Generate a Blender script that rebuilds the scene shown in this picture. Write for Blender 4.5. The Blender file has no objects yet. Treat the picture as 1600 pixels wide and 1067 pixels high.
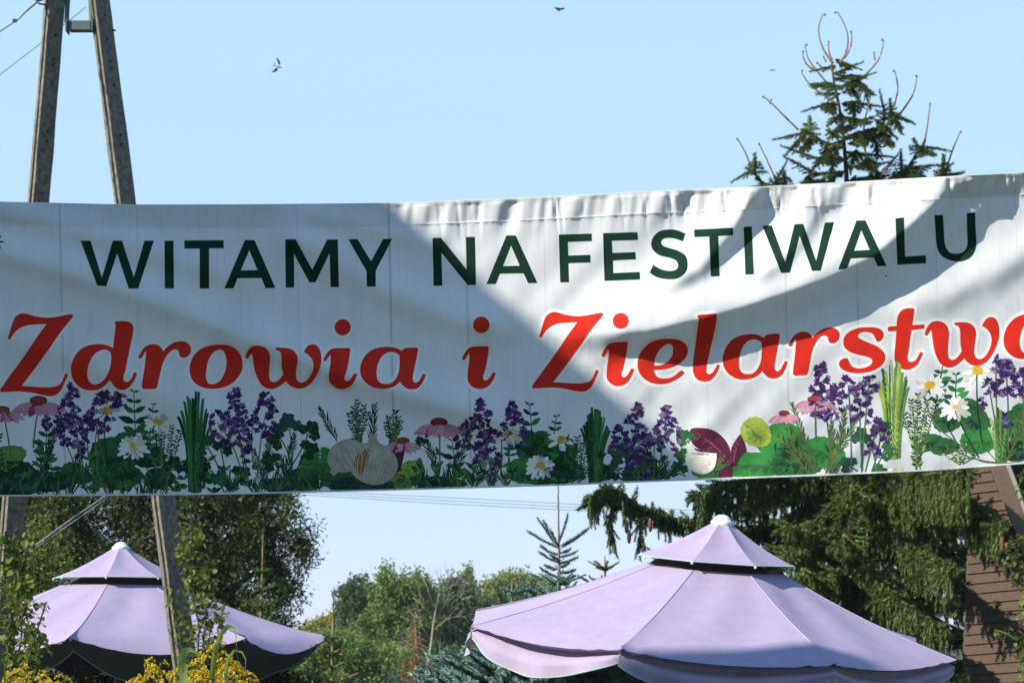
import bpy, math, random
import numpy as np
from mathutils import Vector, Matrix
from mathutils.geometry import delaunay_2d_cdt
random.seed(7); rng = np.random.default_rng(7)
C = bpy.context.scene.collection
sc = bpy.context.scene
R = math.radians

# ---------------------------------------------------------------- camera, sky, sun, exposure
F = 3010.0; CAMZ = 2.0; HOR = 985.0
TH = math.atan((HOR - 533.5) / F)
cam = bpy.data.objects.new('camera', bpy.data.cameras.new('camera')); C.objects.link(cam)
cam.location = (0, 0, CAMZ); cam.rotation_euler = (R(90) + TH, 0, 0)
cam.data.sensor_width = 36; cam.data.lens = 36 * F / 1600; cam.data.clip_end = 3000
cam.data.dof.use_dof = True; cam.data.dof.focus_distance = 8.0; cam.data.dof.aperture_fstop = 8
sc.camera = cam
SUN = Vector((-0.80, -0.375, 0.62)).normalized()            # towards the sun
w = bpy.data.worlds.new('World'); sc.world = w; w.use_nodes = True
nt = w.node_tree; nt.nodes.clear()
sky = nt.nodes.new('ShaderNodeTexSky'); sky.sky_type = 'NISHITA'; sky.sun_disc = False
sky.sun_elevation = math.asin(SUN.z); sky.sun_rotation = math.atan2(SUN.x, SUN.y)
sky.air_density = 1.0; sky.dust_density = 0.2; sky.ozone_density = 3.0; sky.altitude = 400
bg = nt.nodes.new('ShaderNodeBackground'); bg.inputs['Strength'].default_value = 0.15
out = nt.nodes.new('ShaderNodeOutputWorld')
va = nt.nodes.new('ShaderNodeVectorMath'); va.operation = 'MULTIPLY_ADD'      # hazy late-summer sky: pale at the horizon, deeper blue overhead
va.inputs[1].default_value = (.15, .15, .15)
tcw = nt.nodes.new('ShaderNodeTexCoord'); sxw = nt.nodes.new('ShaderNodeSeparateXYZ'); crw = nt.nodes.new('ShaderNodeValToRGB')
for p_, c_ in ((0.0, (.48, .57, .78)), (.30, (.43, .66, .88)), (1.0, (.12, .34, .80))):
    e_ = crw.color_ramp.elements[0] if p_ == 0 else (crw.color_ramp.elements[-1] if p_ == 1 else crw.color_ramp.elements.new(p_)); e_.color = (*c_, 1)
vs_ = nt.nodes.new('ShaderNodeVectorMath'); vs_.operation = 'SCALE'; vs_.inputs['Scale'].default_value = 4.50
nt.links.new(tcw.outputs['Generated'], sxw.inputs[0]); nt.links.new(sxw.outputs[2], crw.inputs[0]); nt.links.new(crw.outputs[0], vs_.inputs[0]); nt.links.new(vs_.outputs[0], va.inputs[2])
nt.links.new(sky.outputs[0], va.inputs[0]); nt.links.new(va.outputs[0], bg.inputs[0]); nt.links.new(bg.outputs[0], out.inputs[0])
sd = bpy.data.lights.new('sun', 'SUN'); sd.energy = 5.0; sd.angle = R(0.5); sd.color = (1, 0.93, 0.82)
so = bpy.data.objects.new('sun', sd); C.objects.link(so); so.location = (-20, -10, 20)
so.rotation_euler = SUN.to_track_quat('Z', 'Y').to_euler()
sc.view_settings.view_transform = 'Standard'; sc.view_settings.look = 'None'
sc.view_settings.gamma = 1; sc.view_settings.use_curve_mapping = False
sc.view_settings.exposure = 0.67

# ---------------------------------------------------------------- helpers
CT, ST = math.cos(TH), math.sin(TH)
def P(px, py, D):
    """world point seen at photograph pixel (px, py) whose y is D (works on arrays)"""
    a = (np.asarray(px, float) - 800) / F; b = (533.5 - np.asarray(py, float)) / F
    dy = CT - b * ST; dz = ST + b * CT
    t = np.asarray(D, float) / dy
    return np.stack([a * t + 0 * b, dy * t + 0 * a, CAMZ + dz * t + 0 * a], -1)
def V(px, py, D): return Vector(P(px, py, D).tolist())

def tag(o, label=None, cat=None, group=None, kind=None):
    if label: o['label'] = label
    if cat: o['category'] = cat
    if group: o['group'] = group
    if kind: o['kind'] = kind
    return o
def empty(name, loc, label, cat, group=None):
    o = bpy.data.objects.new(name, None); o.empty_display_size = 0.2; C.objects.link(o)
    o.location = loc; return tag(o, label, cat, group)
def mesh_obj(name, verts, faces, mats, parent=None, midx=None, smooth=False):
    me = bpy.data.meshes.new(name)
    me.from_pydata([tuple(v) for v in verts], [], [tuple(f) for f in faces])
    for m in (mats if isinstance(mats, (list, tuple)) else [mats]): me.materials.append(m)
    if midx is not None: me.polygons.foreach_set('material_index', midx)
    if smooth: me.polygons.foreach_set('use_smooth', [True] * len(me.polygons))
    me.update()
    o = bpy.data.objects.new(name, me); C.objects.link(o)
    if parent is not None:
        o.parent = parent; o.matrix_parent_inverse = Matrix.Translation(parent.location).inverted() if parent.parent is None else Matrix.Identity(4)
        if parent.parent is not None: o.matrix_parent_inverse = Matrix.Identity(4)
    return o
def np_obj(name, verts, faces, mats, parent=None, smooth=False, midx=None):
    """fast: verts (N,3), faces (M,k) all the same k"""
    me = bpy.data.meshes.new(name); n, (m, k) = len(verts), faces.shape
    me.vertices.add(n); me.vertices.foreach_set('co', np.ascontiguousarray(verts, dtype=np.float32).ravel())
    me.loops.add(m * k); me.loops.foreach_set('vertex_index', np.ascontiguousarray(faces, dtype=np.int32).ravel())
    me.polygons.add(m); me.polygons.foreach_set('loop_start', np.arange(0, m * k, k, dtype=np.int32))
    if smooth: me.polygons.foreach_set('use_smooth', np.ones(m, dtype=bool))
    for mt in (mats if isinstance(mats, (list, tuple)) else [mats]): me.materials.append(mt)
    if midx is not None: me.polygons.foreach_set('material_index', np.asarray(midx, dtype=np.int32))
    me.update(calc_edges=True)
    o = bpy.data.objects.new(name, me); C.objects.link(o)
    if parent is not None:
        o.parent = parent
        if parent.parent is None: o.matrix_parent_inverse = Matrix.Translation(parent.location).inverted()
    return o

class MB:
    def __init__(s): s.v = []; s.f = []; s.m = []
    def add(s, vs, fs, mi=0):
        b = len(s.v); s.v += [tuple(v) for v in vs]; s.f += [tuple(i + b for i in f) for f in fs]; s.m += [mi] * len(fs); return s
    def tube(s, pts, rad, n=6, mi=0):
        pts = [Vector(p) for p in pts]
        if not hasattr(rad, '__len__'): rad = [rad] * len(pts)
        vs = []; fs = []
        for i, p in enumerate(pts):
            d = (pts[min(i + 1, len(pts) - 1)] - pts[max(i - 1, 0)])
            d = d.normalized() if d.length > 1e-9 else Vector((0, 0, 1))
            a = d.cross(Vector((0.13, 0.31, 0.94)) if abs(d.z) < 0.9 else Vector((1, 0.1, 0))).normalized(); b = d.cross(a)
            for k in range(n):
                t = 2 * math.pi * k / n
                vs.append(p + (a * math.cos(t) + b * math.sin(t)) * rad[i])
        for i in range(len(pts) - 1):
            for k in range(n):
                fs.append((i * n + k, i * n + (k + 1) % n, (i + 1) * n + (k + 1) % n, (i + 1) * n + k))
        fs.append(tuple(range(n))[::-1]); fs.append(tuple((len(pts) - 1) * n + k for k in range(n)))
        return s.add(vs, fs, mi)
    def box(s, c, sz, M=None, mi=0):
        vs = []
        for x in (-.5, .5):
            for y in (-.5, .5):
                for z in (-.5, .5):
                    v = Vector((x * sz[0], y * sz[1], z * sz[2]))
                    if M is not None: v = M @ v
                    vs.append(v + Vector(c))
        return s.add(vs, [(0, 1, 3, 2), (4, 6, 7, 5), (0, 4, 5, 1), (2, 3, 7, 6), (0, 2, 6, 4), (1, 5, 7, 3)], mi)
    def ball(s, c, r, n=10, mi=0, M=None):
        vs = []; fs = []; c = Vector(c); r = Vector(r) if hasattr(r, '__len__') else Vector((r, r, r))
        m = n // 2 + 1
        for i in range(m + 1):
            a = math.pi * i / m
            for k in range(n):
                t = 2 * math.pi * k / n
                v = Vector((math.sin(a) * math.cos(t) * r.x, math.sin(a) * math.sin(t) * r.y, math.cos(a) * r.z))
                vs.append(c + (M @ v if M is not None else v))
        for i in range(m):
            for k in range(n): fs.append((i * n + k, i * n + (k + 1) % n, (i + 1) * n + (k + 1) % n, (i + 1) * n + k))
        return s.add(vs, fs, mi)
    def lathe(s, c, prof, n=14, mi=0, M=None):
        vs = []; fs = []; c = Vector(c)
        for (r, z) in prof:
            for k in range(n):
                t = 2 * math.pi * k / n; v = Vector((r * math.cos(t), r * math.sin(t), z))
                vs.append(c + (M @ v if M is not None else v))
        for i in range(len(prof) - 1):
            for k in range(n): fs.append((i * n + k, i * n + (k + 1) % n, (i + 1) * n + (k + 1) % n, (i + 1) * n + k))
        return s.add(vs, fs, mi)
    def build(s, name, mats, parent=None, smooth=False):
        return mesh_obj(name, s.v, s.f, mats, parent, s.m, smooth)

# ---------------------------------------------------------------- materials
def new_mat(name):
    m = bpy.data.materials.new(name); m.use_nodes = True
    return m, m.node_tree, m.node_tree.nodes['Principled BSDF']
def setp(b, rough=0.7, spec=0.3):
    b.inputs['Roughness'].default_value = rough
    if 'Specular IOR Level' in b.inputs: b.inputs['Specular IOR Level'].default_value = spec
def mat(name, col, rough=0.7, var=0.25, scale=8.0, spec=0.3, bump=0.0, col2=None, stretch=(1, 1, 1), metal=0.0):
    m, t, b = new_mat(name); setp(b, rough, spec); b.inputs['Metallic'].default_value = metal
    tc = t.nodes.new('ShaderNodeTexCoord'); mp = t.nodes.new('ShaderNodeMapping'); mp.inputs['Scale'].default_value = stretch
    nz = t.nodes.new('ShaderNodeTexNoise'); nz.inputs['Scale'].default_value = scale; nz.inputs['Detail'].default_value = 6; nz.inputs['Roughness'].default_value = 0.65
    cr = t.nodes.new('ShaderNodeValToRGB')
    c2 = col2 or tuple(c * (1 - var) for c in col)
    cr.color_ramp.elements[0].position = 0.3; cr.color_ramp.elements[0].color = (*c2, 1)
    cr.color_ramp.elements[1].position = 0.7; cr.color_ramp.elements[1].color = (*col, 1)
    L = t.links.new
    L(tc.outputs['Object'], mp.inputs[0]); L(mp.outputs[0], nz.inputs['Vector']); L(nz.outputs[0], cr.inputs[0]); L(cr.outputs[0], b.inputs['Base Color'])
    if bump:
        bp = t.nodes.new('ShaderNodeBump'); bp.inputs['Strength'].default_value = bump; bp.inputs['Distance'].default_value = 0.01
        L(nz.outputs[0], bp.inputs['Height']); L(bp.outputs[0], b.inputs['Normal'])
    return m
def leaf_mat(name, c1, c2, c3=None, rough=0.5, trans=0.35, tcol=None, spec=0.15):
    """random tint per leaf, light passing through the blade"""
    m, t, b = new_mat(name); setp(b, rough, spec); L = t.links.new
    g = t.nodes.new('ShaderNodeNewGeometry'); cr = t.nodes.new('ShaderNodeValToRGB')
    cr.color_ramp.elements[0].color = (*c1, 1); cr.color_ramp.elements[1].color = (*c2, 1)
    if c3: e = cr.color_ramp.elements.new(0.9); e.color = (*c3, 1); cr.color_ramp.elements[1].position = 0.85 if c3 else 1
    if c3: cr.color_ramp.elements[-1].color = (*c3, 1)
    L(g.outputs['Random Per Island'], cr.inputs[0]); L(cr.outputs[0], b.inputs['Base Color'])
    if trans:
        tr = t.nodes.new('ShaderNodeBsdfTranslucent'); mx = t.nodes.new('ShaderNodeMixShader'); mx.inputs[0].default_value = trans
        hs = t.nodes.new('ShaderNodeHueSaturation'); hs.inputs['Hue'].default_value = 0.48; hs.inputs['Value'].default_value = 1.6
        L(cr.outputs[0], hs.inputs['Color']); L(hs.outputs[0], tr.inputs[0])
        L(b.outputs[0], mx.inputs[1]); L(tr.outputs[0], mx.inputs[2]); L(mx.outputs[0], t.nodes['Material Output'].inputs[0])
    return m

M = {}
M['concrete'] = mat('concrete', (.27, .24, .19), .9, .45, 13, .2, 1.0, col2=(.07, .066, .055), stretch=(2, 2, 1.6))
M['rust'] = mat('rusty_steel', (.10, .07, .05), .8, .4, 30)
M['paint_steel'] = mat('green_grey_steel', (.13, .17, .15), .7, .3, 20)
M['porcelain'] = mat('porcelain', (.42, .40, .33), .3, .2, 10)
M['wire'] = mat('wire', (.10, .09, .09), .6, .2, 10)
M['wire_green'] = mat('wire_pale', (.30, .42, .38), .6, .2, 10)
M['grip'] = mat('grip_sleeve', (.45, .44, .40), .6, .2, 30)
M['bark'] = mat('bark', (.10, .075, .05), .95, .5, 20, .1, .5)
M['birch_bark'] = mat('birch_bark', (.42, .37, .29), .9, .4, 12)
M['shoot'] = mat('bare_shoot', (.30, .19, .11), .9, .35, 30)
M['ground'] = mat('grass_ground', (.055, .075, .028), .95, .5, 1.5)
M['lawn'] = mat('soil', (.10, .08, .05), .95, .4, 2)
M['spruce'] = leaf_mat('spruce_needles', (.024, .052, .014), (.085, .135, .036), (.15, .20, .06), .55, .15)
M['spruce_top'] = leaf_mat('spruce_needles_top', (.03, .065, .02), (.07, .12, .04), None, .55, .12)
M['blue'] = leaf_mat('blue_spruce_needles', (.10, .18, .145), (.24, .36, .31), None, .6, .1)
M['young'] = leaf_mat('young_needles', (.05, .12, .03), (.12, .22, .05), None, .55, .2)
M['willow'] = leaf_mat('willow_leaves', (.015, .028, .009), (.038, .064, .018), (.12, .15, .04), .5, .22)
M['far_green'] = leaf_mat('ash_leaves', (.08, .13, .035), (.21, .28, .075), None, .55, .3)
M['far_dark'] = leaf_mat('oak_leaves', (.04, .075, .03), (.10, .16, .06), None, .55, .25)
M['far_olive'] = leaf_mat('olive_leaves', (.12, .155, .045), (.27, .31, .09), None, .55, .3)
M['far_yellow'] = leaf_mat('yellowing_leaves', (.20, .20, .03), (.34, .32, .07), None, .55, .3)
M['far_grey'] = leaf_mat('grey_leaves', (.065, .10, .055), (.15, .20, .10), None, .55, .25)
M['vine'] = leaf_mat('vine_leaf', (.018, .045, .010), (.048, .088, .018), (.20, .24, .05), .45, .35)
M['vine_dry'] = leaf_mat('dry_leaf', (.13, .06, .025), (.26, .15, .06), (.12, .14, .04), .7, .3)
M['dead'] = leaf_mat('dead_foliage', (.16, .08, .03), (.36, .20, .08), None, .8, .2)
M['gold'] = leaf_mat('goldenrod_floret', (.52, .38, .02), (.74, .58, .04), None, .7, .25)
M['gold_leaf'] = leaf_mat('goldenrod_leaf', (.05, .09, .02), (.10, .15, .03), None, .6, .3)
M['blade'] = leaf_mat('reed_blade', (.14, .22, .05), (.26, .33, .09), None, .5, .4)
M['board'] = mat('brown_board', (.115, .080, .060), .8, .3, 9, .2, .4, stretch=(.5, 6, 8))
M['barge'] = mat('barge_paint', (.22, .15, .12), .75, .25, 12, .2, .2, stretch=(1, 4, 4))
M['felt'] = mat('roof_felt', (.06, .055, .05), .9, .3, 6)
M['white_cap'] = mat('white_plastic', (.80, .78, .74), .5, .08, 10)
M['trim'] = mat('sea_green_piping', (.42, .62, .54), .7, .1, 10)
M['steel_pole'] = mat('parasol_pole', (.25, .24, .23), .5, .2, 10, metal=.3)
M['plaster'] = mat('plaster', (.50, .46, .38), .9, .15, 3)
M['tile'] = mat('roof_sheet', (.22, .08, .05), .8, .25, 5)
M['glass'] = mat('window_glass', (.03, .035, .04), .1, .1, 3, .8)
M['feather_dark'] = mat('feather_dark', (.03, .035, .06), .6, .2, 40)
M['feather_pale'] = mat('feather_pale', (.55, .52, .45), .8, .15, 40)
M['cone'] = mat('spruce_cone', (.17, .085, .04), .8, .4, 80)

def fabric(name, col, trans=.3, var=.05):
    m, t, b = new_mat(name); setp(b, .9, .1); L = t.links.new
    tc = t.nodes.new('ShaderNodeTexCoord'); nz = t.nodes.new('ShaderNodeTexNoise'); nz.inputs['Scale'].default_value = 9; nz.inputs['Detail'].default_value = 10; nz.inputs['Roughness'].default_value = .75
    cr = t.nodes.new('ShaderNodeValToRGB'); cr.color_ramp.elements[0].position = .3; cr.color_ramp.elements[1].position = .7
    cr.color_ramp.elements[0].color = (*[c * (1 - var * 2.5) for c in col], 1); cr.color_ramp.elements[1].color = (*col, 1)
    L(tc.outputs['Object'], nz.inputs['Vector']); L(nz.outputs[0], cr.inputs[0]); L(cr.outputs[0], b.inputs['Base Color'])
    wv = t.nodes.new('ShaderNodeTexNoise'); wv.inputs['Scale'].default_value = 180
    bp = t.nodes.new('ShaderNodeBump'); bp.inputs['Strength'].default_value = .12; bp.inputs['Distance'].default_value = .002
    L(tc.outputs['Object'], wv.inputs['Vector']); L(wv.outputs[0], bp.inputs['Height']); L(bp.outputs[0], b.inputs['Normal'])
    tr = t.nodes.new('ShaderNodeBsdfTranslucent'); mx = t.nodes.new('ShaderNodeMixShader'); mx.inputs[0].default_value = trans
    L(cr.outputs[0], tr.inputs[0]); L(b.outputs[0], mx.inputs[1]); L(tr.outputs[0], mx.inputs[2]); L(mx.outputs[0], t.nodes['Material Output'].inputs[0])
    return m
M['valance_shade_tone'] = fabric('shaded_valance', (.10, .105, .13), .03, .05)  # left parasol's valance: shade under the rim painted in as darker cloth
M['seam'] = mat('seam_thread', (.46, .40, .53), .9, .1, 10)
M['lilac'] = fabric('lilac_canvas', (.40, .335, .46), .08, .06)

# ---------------------------------------------------------------- ground
n = 24; gx = np.linspace(-1, 1, n); G = np.sign(gx) * np.abs(gx) ** 3 * 1500
gv = np.array([(x, y + 100, 0.0) for y in G for x in G]); gf = np.array([(j * n + i, j * n + i + 1, (j + 1) * n + i + 1, (j + 1) * n + i) for j in range(n - 1) for i in range(n - 1)])
tag(np_obj('ground', gv, gf, M['ground']), kind='structure')

# ================================================================ THE BANNER
BD = 8.0
topx = [-330, 0, 200, 400, 610, 800, 1000, 1200, 1400, 1600, 1950]; topy = [309, 316, 320.5, 320, 318, 311, 300.5, 292, 281, 270, 248]
botx = [-330, 0, 270, 400, 640, 880, 1050, 1300, 1450, 1600, 1950]; boty = [770, 775, 773, 771, 765, 758, 751, 742, 735, 724, 694]
def ytop(x): return np.interp(x, topx, topy)
def ybot(x): return np.interp(x, botx, boty)
RIDGES = [  # crest polyline in cloth coordinates, height, soft side, steep side
    ([(1540, 250), (1490, 285), (1425, 345), (1365, 395), (1290, 432), (1190, 466), (1100, 494), (1010, 512), (920, 520), (820, 520)], .092, 62, 25),
    ([(1625, 245), (1565, 290), (1500, 345), (1455, 385), (1400, 425), (1330, 448)], .036, 36, 19),
    ([(1720, 340), (1620, 385), (1550, 425), (1470, 462), (1380, 480)], .021, 34, 26),
    ([(1205, 280), (1168, 318), (1135, 368), (1090, 418), (1020, 455)], .042, 34, 18),
    ([(1305, 285), (1275, 325), (1250, 370), (1210, 412), (1160, 440)], .030, 28, 17),
    ([(-200, 330), (-60, 372), (60, 410), (180, 448), (300, 492), (430, 545), (560, 592), (700, 632), (800, 664), (880, 690)], .060, 36, 25),
    ([(-200, 255), (-40, 318), (80, 350), (220, 388), (350, 428), (440, 470)], .030, 26, 22),
    ([(400, 330), (500, 395), (600, 455), (720, 500), (840, 522)], .050, 34, 26),
    ([(-200, 470), (0, 520), (130, 560), (300, 640), (420, 700)], .034, 40, 32),
    ([(450, 320), (520, 345), (640, 370), (700, 395)], .016, 20, 16),
]
def seg_dist(px, py, pts):
    best = np.full(px.shape, 1e9); sg = np.zeros(px.shape); ta = np.zeros(px.shape)
    n = len(pts) - 1
    for i in range(n):
        ax, ay = pts[i]; bx, by = pts[i + 1]; dx, dy = bx - ax, by - ay; l2 = dx * dx + dy * dy
        t = np.clip(((px - ax) * dx + (py - ay) * dy) / l2, 0, 1)
        qx = px - ax - t * dx; qy = py - ay - t * dy; d = np.hypot(qx, qy)
        s = np.sign(dx * qy - dy * qx)                     # + = to the right of travel, y down
        u = d < best; best = np.where(u, d, best); sg = np.where(u, s, sg); ta = np.where(u, (i + t) / n, ta)
    return best, sg, ta
def n1(x, seed):
    r = np.random.default_rng(seed).uniform(-1, 1, 4096); xi = np.floor(x).astype(int); f = x - xi; f = f * f * (3 - 2 * f)
    return r[xi % 4096] * (1 - f) + r[(xi + 1) % 4096] * f
def n2(x, y, seed):
    r = np.random.default_rng(seed).uniform(-1, 1, (256, 256)); xi = np.floor(x).astype(int); yi = np.floor(y).astype(int)
    fx = x - xi; fy = y - yi; fx = fx * fx * (3 - 2 * fx); fy = fy * fy * (3 - 2 * fy)
    a = r[xi % 256, yi % 256]; b = r[(xi + 1) % 256, yi % 256]; c = r[xi % 256, (yi + 1) % 256]; d = r[(xi + 1) % 256, (yi + 1) % 256]
    return (a * (1 - fx) + b * fx) * (1 - fy) + (c * (1 - fx) + d * fx) * fy
def relief(px, py):
    """distance of the cloth behind its mean plane, metres"""
    px = np.asarray(px, float); py = np.asarray(py, float); wv = np.zeros(np.broadcast(px, py).shape)
    px = px + 0 * wv; py = py + 0 * wv
    for k, (pts, A, s1, s2) in enumerate(RIDGES):
        goes_left = pts[-1][0] < pts[0][0]
        d, s, t = seg_dist(px, py, pts)
        if goes_left: s = -s                                # + = below the crest
        e = np.clip(np.minimum(t, 1 - t) * 5, 0, 1); e = e * e * (3 - 2 * e)
        if k < 3: e = np.clip((1 - t) * 4, 0, 1); e = e * e * (3 - 2 * e)
        sig = np.where(s > 0, s2, s1)
        wv -= A * e * np.exp(-(d / sig) ** 2)
    dt = py - ytop(px); db = ybot(px) - py
    right = np.clip((px - 560) / 90, 0.10, 1)
    hem = np.where(dt < 34, 1.0, np.exp(-np.clip(dt - 34, 0, 500) / 16.0) * .8) * np.clip(dt / 7, .25, 1)
    cr = n1((px + (dt) * .12) / 9.5, 3) * .0045 + n1((px + dt * .25) / 23, 4) * .012 + np.maximum(0, n1((px - dt * .1) / 5.0, 5) - .5) * .016
    wv += cr * hem * right
    wv -= .0016 * np.exp(-((dt - 35) / 2.2) ** 2) * (.4 + .6 * right) * (1 + .6 * n1(px / 3.0, 9))
    dn = (px * .75 + py * .65) / 28                              # shallow diagonal creases
    wv += n2(dn, (px * .3 - py) / 170, 6) * .0045 + n2((px * .8 - py * .6) / 14, (px * .6 + py * .8) / 120, 31) * .0012 * (px > 500) + n2(px / 70, py / 60, 8) * .004
    wv += n2(px / 30, py / 60, 12) * .0010
    wv += .03 * np.exp(-db / 30) * n1(px / 120, 21) * .35
    return wv
def surf(px, py, off=0.0): return P(px, py, BD + relief(px, py) - off)

def banner_mat():
    m, t, b = new_mat('printed_cloth'); setp(b, .85, .1); L = t.links.new
    tc = t.nodes.new('ShaderNodeUVMap'); tc.uv_map = 'print'
    sx = t.nodes.new('ShaderNodeSeparateXYZ'); L(tc.outputs[0], sx.inputs[0])
    def math_(op, a, bb=None, c=None):
        nd = t.nodes.new('ShaderNodeMath'); nd.operation = op
        for i, v in enumerate((a, bb, c)):
            if v is None: continue
            if isinstance(v, (int, float)): nd.inputs[i].default_value = v
            else: L(v, nd.inputs[i])
        return nd.outputs[0]
    # printed plank joints: thin grey-blue vertical lines
    x = math_('MULTIPLY_ADD', sx.outputs[1], -0.022, sx.outputs[0])
    tot = None
    for c, st, hw in ((-.35, .5, .016), (.86, .75, .022), (2.06, .38, .014), (3.30, .15, .01), (4.56, .42, .016), (6.00, .85, .026), (7.20, .7, .02), (8.42, .4, .014), (9.66, .2, .01), (10.92, .38, .014), (12.18, .6, .018), (13.30, .6, .018), (14.54, .42, .014), (15.8, .3, .014), (17.0, .5, .014)):
        d = math_('ABSOLUTE', math_('SUBTRACT', x, c)); v = math_('SUBTRACT', 1.0, math_('DIVIDE', d, hw)); v = math_('MULTIPLY', math_('MAXIMUM', v, 0.0), st)
        tot = v if tot is None else math_('MAXIMUM', tot, v)
    mp = t.nodes.new('ShaderNodeMapping'); mp.inputs['Scale'].default_value = (22, .9, 1); L(tc.outputs[0], mp.inputs[0])
    nz = t.nodes.new('ShaderNodeTexNoise'); nz.inputs['Scale'].default_value = 1; nz.inputs['Detail'].default_value = 5; L(mp.outputs[0], nz.inputs['Vector'])
    grain = math_('MULTIPLY', math_('MAXIMUM', math_('SUBTRACT', nz.outputs[0], .50), 0.0), .55)
    mp2 = t.nodes.new('ShaderNodeMapping'); mp2.inputs['Scale'].default_value = (1.3, .55, 1); L(tc.outputs[0], mp2.inputs[0])
    nz2 = t.nodes.new('ShaderNodeTexNoise'); nz2.inputs['Scale'].default_value = 1; nz2.inputs['Detail'].default_value = 4; L(mp2.outputs[0], nz2.inputs['Vector'])
    cloud = math_('MULTIPLY', math_('MAXIMUM', math_('SUBTRACT', nz2.outputs[0], .45), 0.0), .5)
    fac = math_('MINIMUM', math_('ADD', math_('MULTIPLY', tot, .75), math_('ADD', grain, cloud)), 1.0)
    mx = t.nodes.new('ShaderNodeMix'); mx.data_type = 'RGBA'; L(fac, mx.inputs[0])
    mx.inputs[6].default_value = (.79, .80, .81, 1); mx.inputs[7].default_value = (.30, .36, .40, 1)
    L(mx.outputs[2], b.inputs['Base Color'])
    tr = t.nodes.new('ShaderNodeBsdfTranslucent'); ms = t.nodes.new('ShaderNodeMixShader'); ms.inputs[0].default_value = .17
    L(mx.outputs[2], tr.inputs[0]); L(b.outputs[0], ms.inputs[1]); L(tr.outputs[0], ms.inputs[2]); L(ms.outputs[0], t.nodes['Material Output'].inputs[0])
    wv = t.nodes.new('ShaderNodeTexNoise'); wv.inputs['Scale'].default_value = 60; wv.inputs['Detail'].default_value = 3; L(tc.outputs[0], wv.inputs['Vector'])
    bp = t.nodes.new('ShaderNodeBump'); bp.inputs['Strength'].default_value = .10; bp.inputs['Distance'].default_value = .003; L(wv.outputs[0], bp.inputs['Height']); L(bp.outputs[0], b.inputs['Normal'])
    return m
M['cloth'] = banner_mat()
banner = empty('festival_banner', (0, BD, 0), 'long white cloth banner with green and red lettering above a row of printed herbs', 'banner')
def cloth_sheet(name, y0f, y1f, step, rows, off, m):
    xs = np.arange(-330, 1950.1, step); tt = np.linspace(0, 1, rows)
    X, T = np.meshgrid(xs, tt); a = y0f(X); bq = y1f(X); Y = a + (bq - a) * T
    pts = surf(X, Y, off).reshape(-1, 3); nx = len(xs)
    i, j = np.meshgrid(np.arange(nx - 1), np.arange(rows - 1)); q = (j * nx + i).ravel()
    fc = np.stack([q, q + nx, q + nx + 1, q + 1], -1)
    o = np_obj(name, pts, fc, m, banner, smooth=True)
    uv = o.data.uv_layers.new(name='print'); flat = np.stack([X.ravel() / 100, Y.ravel() / 100], -1)
    uv.data.foreach_set('uv', flat[fc.ravel()].astype(np.float32).ravel()); return o
cloth_sheet('cloth', ytop, ybot, 2.5, 210, 0.0, M['cloth'])
cloth_sheet('hem', lambda x: ytop(x) - .6, lambda x: ytop(x) + 34.5, 3.0, 24, .0015, M['cloth'])
cloth_sheet('bottom_hem', lambda x: ybot(x) - 2.2, lambda x: ybot(x) + .5, 3.0, 3, .0016, M['cloth'])
xs = np.arange(-330, 1951, 12.0)
MB().tube(P(xs, ytop(xs) + 1.0, BD + relief(xs, ytop(xs)) + .004), .005, 6).build('hem_rope', M['white_cap'], banner, True)
for x0, x1 in ((-330, -1500), (1950, 3200)):
    e = 60 if x0 > 0 else -40
    for yy in (float(ytop(x0)) + 2, float(ybot(x0)) - 2):
        MB().tube([V(x0, yy, BD), V(x1, yy - 30, BD)], .005, 6).build('tie_rope', M['grip'], banner)

# ---- flat print: outlines in cloth coordinates laid onto the relief
PM = {}
def pm(name, col):
    if name not in PM: PM[name] = mat('ink_' + name, col, .85, .10 if name in ('red', 'green_text', 'halo', 'petal') else .42, 16, .1)
    return PM[name]
INK = dict(
    green_text=(.008, .038, .022), red=(.72, .030, .018), halo=(.88, .88, .87), dark_green=(.018, .060, .030), mid_green=(.045, .16, .06), bright_green=(.05, .30, .07),
    light_green=(.19, .34, .09), lime=(.42, .56, .09), blue_green=(.03, .11, .085), olive=(.15, .20, .07), pale_green=(.50, .62, .25), violet=(.045, .022, .11), purple=(.085, .035, .17),
    lilac=(.24, .18, .42), mauve=(.15, .055, .17), peach=(.80, .50, .36), pink=(.70, .33, .46), pink_light=(.80, .45, .56), magenta=(.42, .05, .14), cone=(.28, .05, .03), yellow=(.80, .50, .04),
    petal=(.85, .85, .80), petal_shade=(.66, .70, .62), garlic=(.50, .47, .41), garlic_dark=(.48, .28, .20), garlic_brown=(.42, .20, .07), wine=(.13, .03, .06), wine_vein=(.58, .12, .22), stalk=(.13, .21, .08), cream=(.75, .66, .46), navy=(.02, .04, .07))
INKS = list(INK); INKM = [pm(k, INK[k]) for k in INKS]; II = {k: i for i, k in enumerate(INKS)}
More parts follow.
